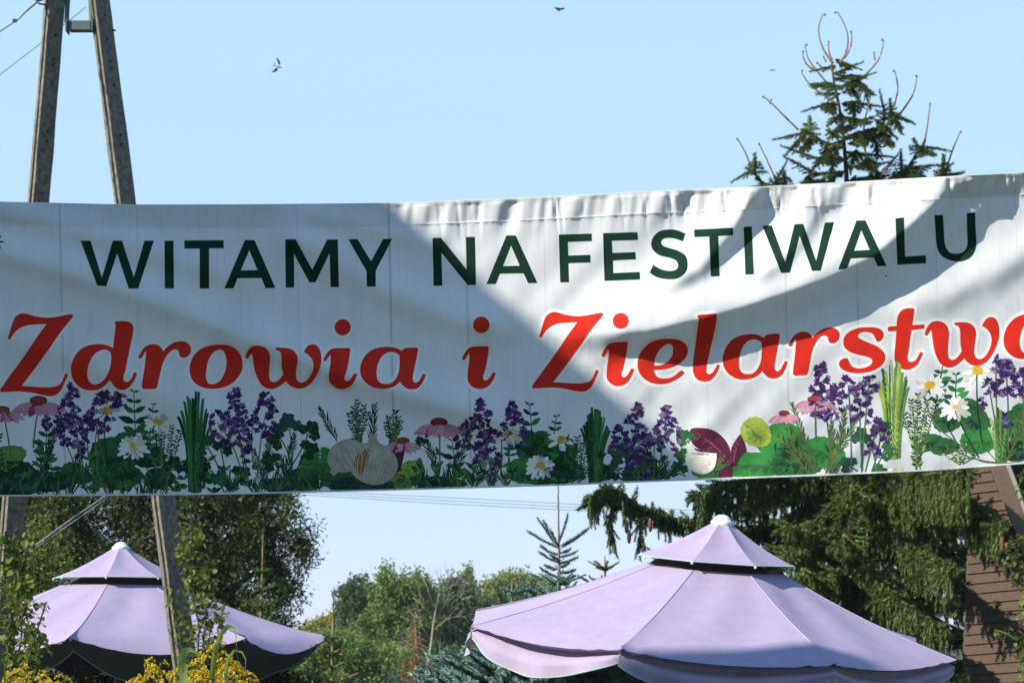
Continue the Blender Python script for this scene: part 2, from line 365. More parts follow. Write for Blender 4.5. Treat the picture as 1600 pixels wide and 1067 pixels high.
def smooth_poly(pts, closed=True, step=1.6):
    """points (x, y) are smooth, (x, y, 1) are corners"""
    n = len(pts); outp = []
    for i in range(n if closed else n - 1):
        p1, p2 = pts[i], pts[(i + 1) % n]; p0, p3 = pts[(i - 1) % n], pts[(i + 2) % n]
        c1, c2 = len(p1) > 2, len(p2) > 2
        a = np.array(p1[:2], float); b = np.array(p2[:2], float)
        m1 = (b - np.array(p0[:2], float)) / 2 if not c1 else (b - a); m2 = (np.array(p3[:2], float) - a) / 2 if not c2 else (b - a)
        if c1 and not c2: m1 = 1.5 * (b - a) - .5 * m2
        if c2 and not c1: m2 = 1.5 * (b - a) - .5 * m1
        l = np.linalg.norm(b - a); k = max(1, int(l / step)); L1 = np.linalg.norm(m1); L2 = np.linalg.norm(m2)
        if L1 > l * 1.3: m1 = m1 * l * 1.3 / L1
        if L2 > l * 1.3: m2 = m2 * l * 1.3 / L2
        if c1 and c2: k = max(1, int(l / 3))
        for q in range(k):
            t = q / k
            outp.append((2 * t ** 3 - 3 * t ** 2 + 1) * a + (t ** 3 - 2 * t ** 2 + t) * m1 + (-2 * t ** 3 + 3 * t ** 2) * b + (t ** 3 - t ** 2) * m2)
    return np.array(outp)
def inside(pts, poly):
    x, y = pts[:, 0], pts[:, 1]; r = np.zeros(len(pts), bool); n = len(poly)
    for i in range(n):
        x1, y1 = poly[i]; x2, y2 = poly[(i + 1) % n]
        if y1 == y2: continue
        c = ((y1 > y) != (y2 > y)) & (x < (x2 - x1) * (y - y1) / (y2 - y1) + x1); r ^= c
    return r
def dist_poly(pts, poly):
    a = poly; b = np.roll(poly, -1, 0); d = b - a; l2 = (d ** 2).sum(1) + 1e-12
    ap = pts[:, None, :] - a[None]; t = np.clip((ap * d[None]).sum(-1) / l2, 0, 1)
    return np.sqrt((((ap - t[..., None] * d[None])) ** 2).sum(-1)).min(1)
def tri(loops, keep, spacing=7.0, hexa=True):
    pts = []; edges = []
    for lp in loops:
        b = len(pts); k = len(lp); pts += [tuple(p) for p in lp]; edges += [(b + i, b + (i + 1) % k) for i in range(k)]
    A = np.array(pts); lo, hi = A.min(0), A.max(0)
    ry = spacing * .87; js = np.arange(math.ceil(lo[1] / ry), math.floor(hi[1] / ry) + 1)
    g = np.array([(i * spacing + (j % 2) * spacing / 2, j * ry) for j in js for i in range(math.ceil(lo[0] / spacing) - 1, math.floor(hi[0] / spacing) + 1)])
    if len(g):
        dd = np.min([dist_poly(g, np.asarray(lp)) for lp in loops], 0); pts += [tuple(p) for p in g[(dd > spacing * .35) & keep(g)]]
    vo, eo, fo, *_ = delaunay_2d_cdt([Vector(p) for p in pts], edges, [], 0, 1e-4, False)
    vo = np.array([tuple(v) for v in vo]); fo = np.array([f for f in fo if len(f) == 3])
    cen = vo[fo].mean(1); fo = fo[keep(cen)]
    used = np.unique(fo); rm = -np.ones(len(vo), int); rm[used] = np.arange(len(used))
    return vo[used], rm[fo]
def glyph(name, outer, holes, ink, off, parent=banner):
    def keep(p):
        r = inside(p, outer)
        for h in holes: r &= ~inside(p, h)
        return r
    v, f = tri([outer] + holes, keep, 3.2); p3 = surf(v[:, 0], v[:, 1], off)
    nrm = np.cross(p3[f[:, 1]] - p3[f[:, 0]], p3[f[:, 2]] - p3[f[:, 0]])[:, 1]; f[nrm > 0] = f[nrm > 0][:, ::-1]
    return np_obj(name, p3, f, PM[ink], parent, smooth=True)
def halo(outer, holes, wd, off, parent=None):
    def offset(lp, d):
        t = np.roll(lp, -1, 0) - np.roll(lp, 1, 0); t /= np.linalg.norm(t, axis=1)[:, None] + 1e-9; nn = np.stack([t[:, 1], -t[:, 0]], -1)
        ar = (lp[:, 0] * np.roll(lp[:, 1], -1) - np.roll(lp[:, 0], -1) * lp[:, 1]).sum()
        return lp + nn * d * np.sign(ar)
    loops = [outer, offset(outer, wd)] + [offset(h, -wd) for h in holes if len(h)] + holes
    def keep(p):
        ins = inside(p, outer)
        for h in holes: ins &= ~inside(p, h)
        d = np.min([dist_poly(p, q) for q in [outer] + holes], 0)
        return (ins | (d < wd * .98))
    v, f = tri(loops, keep, 3.2); p3 = surf(v[:, 0], v[:, 1], off)
    nrm = np.cross(p3[f[:, 1]] - p3[f[:, 0]], p3[f[:, 2]] - p3[f[:, 0]])[:, 1]; f[nrm > 0] = f[nrm > 0][:, ::-1]
    return np_obj('letter_outline', p3, f, PM['halo'], parent if parent else banner, smooth=True)

def zc(pts, x0, y0, s): return [((p[0] / s + x0), (p[1] / s + y0)) + tuple(p[2:]) for p in pts]
GL = {}
GL['Z'] = (zc([(170,348,1),(205,235),(245,120),(300,70),(345,58),(400,65),(480,88),(560,101),(640,105),(740,95),(840,75),(915,63,1),(935,80,1),(925,105),(850,195),(760,310),(680,430),(590,555),(500,680),(410,800),(340,890,1),(460,898),(600,905),(700,900),(760,885),(800,850),(830,790),(850,740,1),(882,760,1),(850,830),(810,920),(770,970),(720,1000),(660,1005),(590,995),(500,975),(420,962),(300,955),(180,962),(92,965,1),(85,940,1),(120,890),(200,775),(310,630),(420,470),(520,320),(625,178,1),(500,185),(400,195),(320,225),(265,265),(230,310),(205,355,1),(183,360,1)], 820, 480, 7.62), [])
GL['d'] = (zc([(650,120,1),(665,98,1),(720,97),(790,98),(850,115),(885,160),(888,210),(870,320),(845,440),(815,590),(790,710),(765,800),(765,850),(800,875),(840,860),(870,820),(890,770),(910,745,1),(938,770,1),(915,830),(880,890),(830,945),(770,975),(700,970),(640,925),(610,885),(587,855,1),(520,925),(440,970),(360,983),(260,970),(170,915),(110,830),(88,730),(100,630),(140,540),(210,460),(300,410),(400,392),(500,395),(570,412),(628,442,1),(645,300),(662,150,1)], 100, 490, 8.207),
    [zc([(515,460),(430,490),(360,560),(315,660),(298,760),(310,840),(350,895),(400,908),(450,895),(510,850),(560,770),(592,680),(605,590),(600,510),(570,475)], 100, 490, 8.207)])
GL['r'] = (zc([(60,405,1),(115,310),(170,240),(240,200),(320,188),(400,205),(450,250),(482,310,1),(540,240),(620,185),(700,150),(780,140),(860,155),(920,205),(945,270),(930,340),(890,390),(830,415),(770,405,1),(745,350),(740,310),(710,280),(660,275),(600,310),(540,380),(490,470),(455,570),(420,720),(390,860),(368,918,1),(335,935,1),(150,935,1),(120,900,1),(135,780),(165,600),(185,440),(195,300,1),(165,340),(130,410),(110,432,1),(75,425,1)], 210, 520, 10.67), [])
GL['o'] = (zc([(640,150),(520,160),(400,190),(290,250),(195,350),(140,470),(125,590),(145,700),(200,800),(290,870),(400,912),(530,925),(660,912),(790,872),(900,805),(985,710),(1040,610),(1055,500),(1035,370),(980,270),(890,195),(770,158)], 285, 525, 11.23),
    [zc([(650,238),(570,265),(500,340),(450,440),(425,560),(412,680),(425,770),(460,830),(530,845),(610,820),(680,760),(730,670),(760,570),(775,470),(765,370),(740,290),(700,248)], 285, 525, 11.23)])
GL['w'] = (zc([(88,400,1),(130,300),(190,235),(260,212),(330,215),(410,240),(470,300),(500,380),(500,470),(488,600),(485,700),(500,780),(540,815),(600,812),(660,770),(720,690,1),(700,600),(693,500),(690,390),(670,320),(640,298),(600,285,1),(590,260,1),(610,245,1),(720,247),(820,260),(900,300),(950,370),(962,450),(950,540),(935,640),(935,740),(970,805),(1030,828),(1100,800),(1170,720),(1215,620),(1225,530),(1200,440),(1140,370),(1062,320,1),(1100,250),(1150,205),(1210,190),(1280,210),(1330,280),(1355,390),(1350,510),(1310,640),(1240,770),(1150,870),(1060,918),(960,928),(870,900),(800,850),(765,800,1),(700,860),(610,915),(520,935),(430,915),(350,855),(290,750),(250,640),(225,510),(212,400),(195,340,1),(160,390),(130,430,1),(95,420,1)], 375, 520, 10.67), [])
GL['i'] = (zc([(125,590,1),(160,520),(215,460),(280,442),(370,440),(455,440,1),(470,455,1),(460,550),(440,660),(415,760),(395,820),(405,855),(445,862),(480,830),(505,790),(525,762,1),(562,775,1),(540,830),(500,900),(440,950),(365,967),(290,955),(230,910),(198,850),(200,740),(215,640),(220,560),(215,520,1),(190,560),(165,605,1),(140,610,1)], 490, 490, 8.207), [])
GL['a'] = (zc([(775,300,1),(820,260),(870,248),(1035,245,1),(1048,275,1),(1020,430),(985,600),(960,730),(965,800),(1005,830),(1060,800),(1095,740),(1130,680,1),(1180,690,1),(1160,750),(1110,850),(1040,920),(950,940),(860,925),(790,870),(745,815,1),(670,880),(570,920),(440,932),(310,910),(190,840),(110,740),(82,630),(95,520),(150,400),(250,300),(370,250),(500,233),(620,238),(710,262)], 555, 520, 10.67),
    [zc([(620,318),(520,335),(440,400),(390,490),(362,590),(355,690),(375,780),(430,835),(520,850),(600,835),(670,770),(715,680),(735,590),(738,380),(700,345)], 555, 520, 10.67)])
GL['e'] = (zc([(345,803,1),(355,850),(390,895),(450,912),(530,908),(600,880),(660,830),(700,805,1),(738,838,1),(700,880),(620,935),(520,975),(420,985),(300,965),(200,900),(145,810),(132,710),(155,610),(210,530),(300,450),(400,415),(520,405),(630,412),(710,440),(765,500),(778,560),(760,630),(700,700),(600,760),(480,795)], 980, 480, 8.207),
    [zc([(345,748,1),(420,742),(500,710),(560,650),(585,580),(585,510),(560,475),(510,472),(440,520),(380,600),(350,690)], 980, 480, 8.207)])
GL['l'] = (zc([(903,125,1),(905,100,1),(1000,92),(1140,80,1),(1150,95,1),(1140,200),(1110,350),(1070,520),(1035,680),(1015,800),(1020,845),(1060,855),(1100,830),(1130,780),(1160,728,1),(1190,748,1),(1160,820),(1120,890),(1060,940),(980,953),(900,925),(850,850),(842,740),(860,580),(885,400),(905,250),(918,150,1)], 980, 480, 8.207), [])
GL['s'] = (zc([(200,735,1),(150,738),(105,765),(90,810),(115,865),(190,905),(300,928),(400,922),(520,895),(620,840),(675,770),(682,700),(650,640),(580,585),(480,540),(390,500),(340,470),(335,440),(370,408),(440,400),(510,415),(545,460),(575,522,1),(620,515),(655,470),(662,420),(630,370),(560,342),(460,338),(350,345),(240,385),(165,450),(145,530),(165,600),(230,655),(330,690),(430,712),(500,740),(517,780),(490,825),(420,855),(340,865),(265,845),(230,800)], 1300, 470, 8.207), [])
GL['t'] = (zc([(950,98),(1040,95,1),(1057,110,1),(1045,200),(1030,308,1),(1100,308),(1175,300,1),(1190,320,1),(1180,355,1),(1100,365),(1020,375,1),(1000,500),(985,620),(970,720),(985,775),(1030,780),(1075,755),(1105,705),(1135,650,1),(1168,670,1),(1140,740),(1090,820),(1020,870),(940,882),(860,850),(812,790),(800,710),(808,600),(818,480),(825,385,1),(730,392,1),(712,380,1),(715,340,1),(735,328,1),(828,322,1),(832,240),(850,180),(890,125)], 1300, 470, 8.207), [])
KP = {'Z': [(940,488.5),(842.3,525.3),(933.5,577),(910.5,612),(831.5,604)], 'r': [(215.8,558.9),(255.2,549),(298.6,545.3),(222.2,607.6),(244.2,606.2)],
      'a': [(627.6,548.1),(652.5,543),(665.6,584.7),(596.2,607.3),(562.7,579)], 'i': [(505.2,561.9),(547.3,545.4),(558.5,584.4),(534.5,607.8),(514.1,593.6)],
      'w': [(383.2,558.4),(430.3,543.9),(488.4,537.8),(446.7,595),(423.7,607.6),(502,557.5)]}
a2 = [(1193.1,526.9),(1217.8,522.1),(1231,564.4),(1162.5,593.5),(1129.4,563.8)]
RED = [('Z', [(112,492.5),(11.8,526.6),(103,581.7),(81.4,618.5),(0,611.5)]), ('d', None), ('r', None), ('o', None), ('w', None), ('i', None), ('a', None),
       ('i', [(721.8,561.4),(763.8,541.7),(775.2,583.7),(750.7,607.6),(730.7,591.5)]), ('Z', None), ('i', [(938.8,555.5),(981.3,534.5),(990.9,578),(966.9,601.3),(948.9,590)]), ('e', None), ('l', None), ('a', a2),
       ('r', [(1231.9,540.6),(1270,528),(1312,522.5),(1239.5,586),(1261.5,585.5)]), ('s', None), ('t', None),
       ('w', [(1444.9,524.6),(1490.8,503.4),(1548,492.8),(1507.9,559),(1483.1,573),(1561.2,519.3)]), ('a', [(x + 438.7, y - 30.7 - .04 * (x - 1129)) for x, y in a2])]
DOTS = [(535.4, 511.3, 12.6), (752, 507.5, 12.9), (969.9, 501.3, 12.6)]
LET = []
def near_letter(q, d=6.5):
    for O, H, lo, hi in LET:
        if q[0] < lo[0] - d or q[0] > hi[0] + d or q[1] < lo[1] - d or q[1] > hi[1] + d: continue
        P_ = np.array([q])
        if inside(P_, O)[0] and not any(inside(P_, h)[0] and dist_poly(P_, h)[0] > d for h in H): return True
        if dist_poly(P_, O)[0] < d: return True
    return False
for k, (ch, kp) in enumerate(RED):
    o, hs = GL[ch]; Am = None
    if kp:
        S = np.array(KP[ch]); Dm = np.array(kp); X = np.hstack([S, np.ones((len(S), 1))]); Am = np.linalg.lstsq(X, Dm, rcond=None)[0]
    tf = lambda q: (np.hstack([q, np.ones((len(q), 1))]) @ Am) if Am is not None else q
    O = tf(smooth_poly(o)); H = [tf(smooth_poly(h)) for h in hs]
    LET.append((O, H, O.min(0), O.max(0)))
    lt = glyph('letter', O, H, 'red', .00085 + .00003 * (k % 2))
    halo(O, H, 5.2, .00050 + .00006 * (k % 2), lt)
for cx, cy, r in DOTS:
    O = np.array([(cx + r * math.cos(a), cy + r * math.sin(a)) for a in np.linspace(0, 2 * math.pi, 40, endpoint=False)])
    lt = glyph('letter_dot', O, [], 'red', .00085); halo(O, [], 4.6, .00053, lt)
def dens(q, st=3.5):
    o = []
    for i in range(len(q)):
        a, b = np.array(q[i]), np.array(q[(i + 1) % len(q)]); k = max(1, int(np.linalg.norm(b - a) / st)); o += [a + (b - a) * j / k for j in range(k)]
    return np.array(o)
def cc(pts, x0, y0, s): return np.array([(p[0] / s + x0, p[1] / s + y0) for p in pts])
SANS = [
 (cc([(38,107),(142,107),(262,492),(375,107),(470,107),(595,487),(705,107),(803,107),(640,605),(540,605),(420,240),(308,582),(213,575)], 120, 360, 6.667), []),
 (cc([(913,107),(1007,107),(1012,605),(917,605)], 120, 360, 6.667), []),
 (cc([(1120,105),(1530,103),(1530,187),(1378,187),(1378,605),(1280,605),(1280,190),(1120,190)], 120, 360, 6.667), []),
 (cc([(243,87),(330,87),(517,515),(428,515),(392,425),(178,428),(142,518),(60,518)], 340, 360, 5.714), [cc([(283,178),(207,357),(357,355)], 340, 360, 5.714)]),
 (cc([(603,82),(698,80),(845,352),(978,82),(1073,82),(1083,507),(1008,507),(1000,205),(873,465),(820,465),(682,210),(684,510),(608,512)], 340, 360, 5.714), []),
 (cc([(1167,80),(1250,78),(1370,275),(1478,78),(1560,75),(1412,360),(1412,502),(1332,503),(1330,365)], 340, 360, 5.714), []),
 (cc([(90,182),(165,180),(395,465),(388,175),(468,172),(478,600),(405,603),(170,315),(178,608),(100,610)], 660, 340, 5.714), []),
 (cc([(750,160),(832,160),(1025,582),(945,585),(903,497),(690,500),(655,592),(572,592)], 660, 340, 5.714), [cc([(790,248),(718,433),(870,430)], 660, 340, 5.714)]),
 (cc([(1218,152),(1510,143),(1513,210),(1297,217),(1302,340),(1498,332),(1500,400),(1303,407),(1308,577),(1230,578)], 660, 340, 5.714), []),
 (cc([(127,197),(433,187),(438,257),(203,263),(210,373),(415,365),(420,430),(215,440),(218,553),(455,543),(457,610),(140,622)], 920, 330, 5.714), []),
 (smooth_poly(zc([(862,202,1),(790,172),(720,163),(630,180),(570,240),(558,310),(590,365),(650,400),(720,415),(775,440),(798,480),(780,520),(720,533),(650,520),(575,480,1),(543,548,1),(610,590),(700,607),(790,600),(860,550),(882,480),(865,400),(800,355),(720,330),(665,310),(645,275),(670,245),(730,238),(780,248),(838,270,1)], 920, 330, 5.714)), []),
 (cc([(940,165),(1287,148),(1288,215),(1155,222),(1168,580),(1090,583),(1075,228),(943,232)], 920, 330, 5.714), []),
 (cc([(1382,142),(1455,137),(1475,563),(1398,567)], 920, 330, 5.714), []),
 (cc([(228,240),(333,235),(487,655),(592,222),(690,217),(838,637),(937,203),(1042,198),(890,747),(792,752),(650,352),(540,770),(440,773)], 1160, 320, 7.273), []),
 (np.array([(1338.3,344.7),(1352.1,344.3),(1385.4,415.6),(1371.3,416),(1364.9,402.2),(1329.1,403.9),(1323.3,419.7),(1309.6,421.1)]), [np.array([(1345.6,359.9),(1334.3,391.9),(1359,390.5)])]),
 (cc([(312,170),(418,160),(435,648),(693,632),(697,732),(337,750)], 1360, 320, 8), []),
 (smooth_poly(zc([(800,130,1),(907,128,1),(918,300),(928,470),(955,555),(1010,603),(1080,610),(1150,595),(1195,550),(1213,470),(1208,300),(1205,105,1),(1310,97,1),(1315,300),(1325,460),(1305,580),(1240,665),(1140,705),(1040,705),(930,665),(855,590),(825,480),(812,300)], 1360, 320, 8)), [])]
for O, H in SANS:
    lt = glyph('letter', dens(O), [dens(h) for h in H], 'green_text', .0007)

# ---- printed herbs
class Print:
    n = 0
    def __init__(s, name): s.name = name; s.v = []; s.f = []; s.m = []; s.k = 0; Print.n += 1; s.base = (.00030 + .000002 * Print.n) if 'basil' in name else (.00062 + .0000022 * Print.n)
    def poly(s, pts, ink):
        pts = np.asarray(pts, float)
        if near_letter(pts.mean(0)): return
        s.k += 1; off = s.base + .000004 * (s.k % 50)
        lo, hi = pts.min(0), pts.max(0)
        pts[:, 1] = np.minimum(pts[:, 1], ybot(pts[:, 0]) - .8)
        if max(hi - lo) > 20:
            try:
                pts = dens(pts); v, f = tri([pts], lambda q: inside(q, pts), 3.6)
            except Exception: return
            if not len(f): return
            p3 = surf(v[:, 0], v[:, 1], off); nr = np.cross(p3[f[:, 1]] - p3[f[:, 0]], p3[f[:, 2]] - p3[f[:, 0]])[:, 1]; f = f.copy(); f[nr > 0] = f[nr > 0][:, ::-1]
            b = len(s.v); s.v += [tuple(p) for p in p3]; s.f += [tuple(int(i) + b for i in q) for q in f]; s.m += [II[ink]] * len(f)
        else:
            p3 = surf(pts[:, 0], pts[:, 1], off); b = len(s.v); s.v += [tuple(p) for p in p3]; s.f.append(tuple(range(b, b + len(pts)))); s.m.append(II[ink])
    def leaf(s, x, y, L, W, ang, ink, tip=.6):
        """lens-shaped blade from (x,y) along ang (degrees, 0=right, 90=up)"""
        a = R(ang); d = np.array([math.cos(a), -math.sin(a)]); q = np.array([-d[1], d[0]]); p0 = np.array([x, y])
        ts = [0, .15, .4, .65, .85, 1]; ws = [.1, .6, 1, .85, .45, 0]
        pts = [p0 + d * L * t + q * W / 2 * wv for t, wv in zip(ts, ws)] + [p0 + d * L * t - q * W / 2 * wv for t, wv in list(zip(ts, ws))[-2::-1]]
        s.poly(pts, ink)
    def stroke(s, pts, w0, w1, ink):
        pts = smooth_poly([tuple(p) for p in pts], False, 6) if len(pts) > 2 else np.array(pts, float)
        pts = np.vstack([pts]) ; n_ = len(pts)
        if n_ < 2: return
        t = np.gradient(pts, axis=0); t /= np.linalg.norm(t, axis=1)[:, None] + 1e-9; q = np.stack([-t[:, 1], t[:, 0]], -1); wd = np.linspace(w0, w1, n_)[:, None] / 2
        A = pts + q * wd; B = pts - q * wd
        A[:, 1] = np.minimum(A[:, 1], ybot(A[:, 0]) - .8); B[:, 1] = np.minimum(B[:, 1], ybot(B[:, 0]) - .8)
        s.k += 1; off = s.base + .000016 * (s.k % 18)
        if near_letter(pts[len(pts) // 2]) and near_letter(pts[0]): return
        p3 = surf(np.r_[A[:, 0], B[:, 0]], np.r_[A[:, 1], B[:, 1]], off); b = len(s.v); s.v += [tuple(p) for p in p3]
        for i in range(n_ - 1): s.f.append((b + i, b + i + 1, b + n_ + i + 1, b + n_ + i)); s.m.append(II[ink])
    def ell(s, x, y, rx, ry, ink, rot=0, n=10, jag=0):
        a = np.linspace(0, 2 * math.pi, n, endpoint=False); c, sn = math.cos(R(rot)), math.sin(R(rot)); rr = 1 + jag * np.array([random.uniform(-1, 1) for _ in a])
        ex, ey = rx * np.cos(a) * rr, ry * np.sin(a) * rr; s.poly(np.stack([x + ex * c - ey * sn, y + ex * sn + ey * c], -1), ink)
    def done(s):
        if s.v: mesh_obj(s.name, s.v, s.f, INKM, banner, s.m, True)
ru = random.uniform
def lavender(x, y, h, wd, stem_to=None):
    p = Print('printed_lavender')
    if stem_to: p.stroke([(x, y + h * .5), ((x + stem_to[0]) / 2 + ru(-3, 3), (y + stem_to[1]) / 2), stem_to], 1.6, 2.2, 'stalk')
    nn = int(h * wd / 58)
    for i in range(nn):
        t = (i + ru(0, 1)) / nn; yy = y + h * t; env = wd * .5 * (0.25 + .75 * min(1, t * 1.9)) * (1 if t < .8 else .75)
        xx = x + ru(-1, 1) * env; base = random.choice(['violet', 'violet', 'purple', 'purple', 'mauve', 'lilac'])
        if random.random() < .22: p.ell(xx, yy + 4, 2.6, 2, 'lilac')
        if random.random() < .08: p.ell(xx, yy + 5, 2, 1.5, 'peach')
        sd_ = 1 if xx > x else -1
        for q in range(random.choice((3, 4, 5))):
            an = 90 - sd_ * abs(xx - x) / max(env, 1) * 40 + (q - 1.7) * 34 + ru(-10, 10)
            p.leaf(xx, yy + 3, ru(6, 9), ru(3.0, 4.2), an, base if random.random() < .78 else random.choice(['violet', 'purple', 'lilac', 'mauve']))
    p.done()
def lav_group(x, y, dy=0):
    lavender(x - 22, y + 34, 42, 26, (x + 18, y + 140)); lavender(x + 4, y, 62, 34, (x + 22, y + 145)); lavender(x + 10, y + 48, 50, 44, (x + 26, y + 145)); lavender(x + 54, y + 4, 70, 34, (x + 40, y + 140))
    lavender(x + 34, y + 40, 24, 20, (x + 34, y + 120)); lavender(x + 22, y + 96, 22, 12)
def daisy(x, y, r, stem=None, ghost=False):
    p = Print('printed_daisy')
    if stem: p.stroke([(x, y + 6), ((x + stem[0]) / 2 - 4, (y + stem[1]) / 2), stem], 1.6, 2, 'dark_green')
    m = 15
    for i in range(m):
        a = 360 * i / m + ru(-6, 6); sq = .72 if 20 < a < 160 else 1.05; an = R(a)
        L = r * (.70 + .30 * abs(math.cos(an))) * (1.12 if a > 200 and a < 340 else .85) * ru(.9, 1.08)
        if ghost and random.random() < .25: continue
        p.ell(x + math.cos(an) * (r * .2 + L * .42), y - math.sin(an) * (r * .15 + L * .40), L * .44, r * .155, 'petal' if random.random() < .75 else 'petal_shade', -a, 12)
    p.ell(x, y, r * .37, r * .29, 'yellow', jag=.05, n=14); p.ell(x, y + r * .07, r * .22, r * .12, 'peach'); p.ell(x - 1, y - r * .06, r * .24, r * .14, 'yellow'); p.done()
def echinacea(x, y, wd, stem=None):
    p = Print('printed_coneflower')
    if stem: p.stroke([(x + 2, y + 4), ((x + stem[0]) / 2, (y + stem[1]) / 2 - 4), stem], 2, 2.4, 'stalk')
    m = 12
    for i in range(m):
        t = (i + .5) / m * 2 - 1; a = -90 + t * 68
        L = wd * (.27 + .20 * abs(t)) * ru(.9, 1.1); p.leaf(x + t * wd * .16, y + 1, L, wd * .16, a + ru(-5, 5), random.choice(['pink', 'pink_light', 'pink', 'pink', 'magenta' if random.random() < .3 else 'pink']))
    p.ell(x, y - wd * .03, wd * .19, wd * .105, 'cone', n=16); p.ell(x, y - wd * .06, wd * .13, wd * .05, 'magenta')
    for _ in range(12): p.ell(x + ru(-.15, .15) * wd, y + ru(-.1, .04) * wd, 1, .8, 'garlic_brown', n=5)
    p.done()
def chives(x, y0, y1, wd, light=0):
    p = Print('printed_chives'); m = 15; inks = ['mid_green', 'light_green', 'mid_green', 'bright_green', 'dark_green'] if light == 0 else ['light_green', 'lime', 'mid_green', 'light_green', 'pale_green']
    for i in range(m):
        t = i / (m - 1) * 2 - 1; tx = x + t * wd / 2 + ru(-3, 3); top = y0 + abs(t) ** 2 * (y1 - y0) * .28 + ru(-4, 10)
        p.stroke([(tx, top), ((x + t * wd * .26), (y0 + y1) / 2 + 5), (x + t * wd * .17, y1)], ru(2.6, 4.6), ru(4, 6.5), random.choice(inks))
    p.done()
def mint(x, y0, y1, sc_=1.0, lean=0, inks=('mid_green', 'bright_green', 'blue_green', 'dark_green')):
    p = Print('printed_mint'); p.stroke([(x + lean, y0), (x + lean * .4, (y0 + y1) / 2), (x, y1)], 1, 2, 'dark_green')
    m = max(3, int((y1 - y0) / (13 * sc_)))
    for i in range(m):
        t = i / m; yy = y0 + (y1 - y0) * t; xx = x + lean * (1 - t) ** 1.2; L = sc_ * (8 + 16 * min(1, t * 2)) * (1 if t < .75 else .8)
        for sd_ in (-1, 1):
            a = 18 + ru(-16, 22); p.leaf(xx, yy, L * ru(.8, 1.1), L * .42, a if sd_ > 0 else 180 - a, random.choice(inks))
    p.done()
def rosemary(x, y0, x1, y1, sc_=1.0, inks=('olive', 'stalk', 'dark_green', 'olive')):
    p = Print('printed_rosemary'); p.stroke([(x, y0), ((x + x1) / 2 + ru(-3, 3), (y0 + y1) / 2), (x1, y1)], 1, 2.2, 'stalk')
    L0 = math.hypot(x1 - x, y1 - y0); m = int(L0 / 4.2); ba = math.degrees(math.atan2(-(y0 - y1), x - x1))
    for i in range(m):
        t = i / m; xx = x + (x1 - x) * t; yy = y0 + (y1 - y0) * t
        for sd_ in (-1, 1): p.leaf(xx, yy, sc_ * ru(12, 20) * min(1, .45 + t * 1.5), sc_ * ru(1.7, 2.6), ba + sd_ * ru(14, 40), random.choice(inks))
    p.done()
def thyme(x, y0, y1, wd, inks=('dark_green', 'mid_green', 'blue_green')):
    p = Print('printed_thyme')
    for q in range(5):
        bx = x + ru(-.1, .1) * wd; tx = x + (q - 2) / 2 * wd * .5 + ru(-3, 3); ty = y0 + abs(q - 2) * 8 + ru(0, 8)
        p.stroke([(tx, ty), ((tx + bx) / 2 + ru(-3, 3), (ty + y1) / 2), (bx, y1)], .8, 1.6, 'stalk')
        m = int((y1 - ty) / 4.6)
        for i in range(m):
            t = i / m; xx = tx + (bx - tx) * t; yy = ty + (y1 - ty) * t
            for sd_ in (-1, 1): p.leaf(xx, yy, ru(5, 9), ru(2.2, 3.4), (35 if sd_ > 0 else 145) + ru(-22, 22), random.choice(inks))
    p.done()
def parsley(x, y, r, ang, ink='dark_green', stem=None):
    p = Print('printed_parsley')
    if stem: p.stroke([(x, y), ((x + stem[0]) / 2 + 3, (y + stem[1]) / 2), stem], 1.8, 2, ink)
    for k in (-62, 0, 62):
        a = ang + k; L = r * (1 if k == 0 else .78); pts = []
        cx = x + math.cos(R(a)) * L * .62; cy = y - math.sin(R(a)) * L * .62
        for j in range(30):
            b = 2 * math.pi * j / 30; rr = L * (.34 + .15 * abs(math.sin(b * 2.5 + .5)) + (.04 if j % 2 else 0)) * (1 + .1 * ru(-1, 1)); pts.append((cx + math.cos(b) * rr, cy + math.sin(b) * rr * .92))
        p.poly(pts, ink); p.stroke([(x, y), (cx, cy)], 1.4, 1, 'stalk')
        for j in range(4): p.leaf(cx, cy, L * .4, 1.0, a + ru(-60, 60), 'blue_green')
    p.done()
def basil(x, y, rx, ry, ink, vein='light_green', rot=0, veins=4, jag=.03):
    p = Print('printed_basil_leaf'); m = 30; pts = []; c, sn = math.cos(R(rot)), math.sin(R(rot))
    for j in range(m):
        b = 2 * math.pi * j / m; rr = 1 + jag * (1 if j % 2 else -1); ex = math.cos(b) * rx * rr; ey = math.sin(b) * ry * rr * (1 - .18 * math.cos(b)); pts.append((x + ex * c - ey * sn, y + ex * sn + ey * c))
    p.poly(pts, ink)
    if vein and veins:
        alt = {'mid_green': 'dark_green', 'dark_green': 'blue_green', 'bright_green': 'mid_green', 'light_green': 'mid_green', 'lime': 'light_green', 'blue_green': 'dark_green'}.get(ink, ink)
        half = [(x + u * rx * .93 * c - v * ry * .9 * sn, y + u * rx * .93 * sn + v * ry * .9 * c) for u, v in [(-1, 0), (-.75, .22), (-.4, .10), (-.5, .72), (-.15, .28), (-.1, .93), (.15, .3), (.3, .88), (.42, .22), (.7, .55), (.62, .12), (1, .02), (.5, -.04), (0, -.03), (-.5, -.04)]]
        p.poly(half, alt)
        T = lambda u, v: (x + u * rx * c - v * ry * sn, y + u * rx * sn + v * ry * c)
        p.stroke([T(-.9, 0), T(0, .04), T(.85, 0)], 1.4, .7, vein)
        for q in range(veins):
            u = -.6 + 1.2 * q / max(1, veins - 1)
            for sd_ in (-1, 1): p.stroke([T(u, 0), T(u + .18, sd_ * .35), T(u + .28, sd_ * .68)], .9, .4, vein)
    p.done()
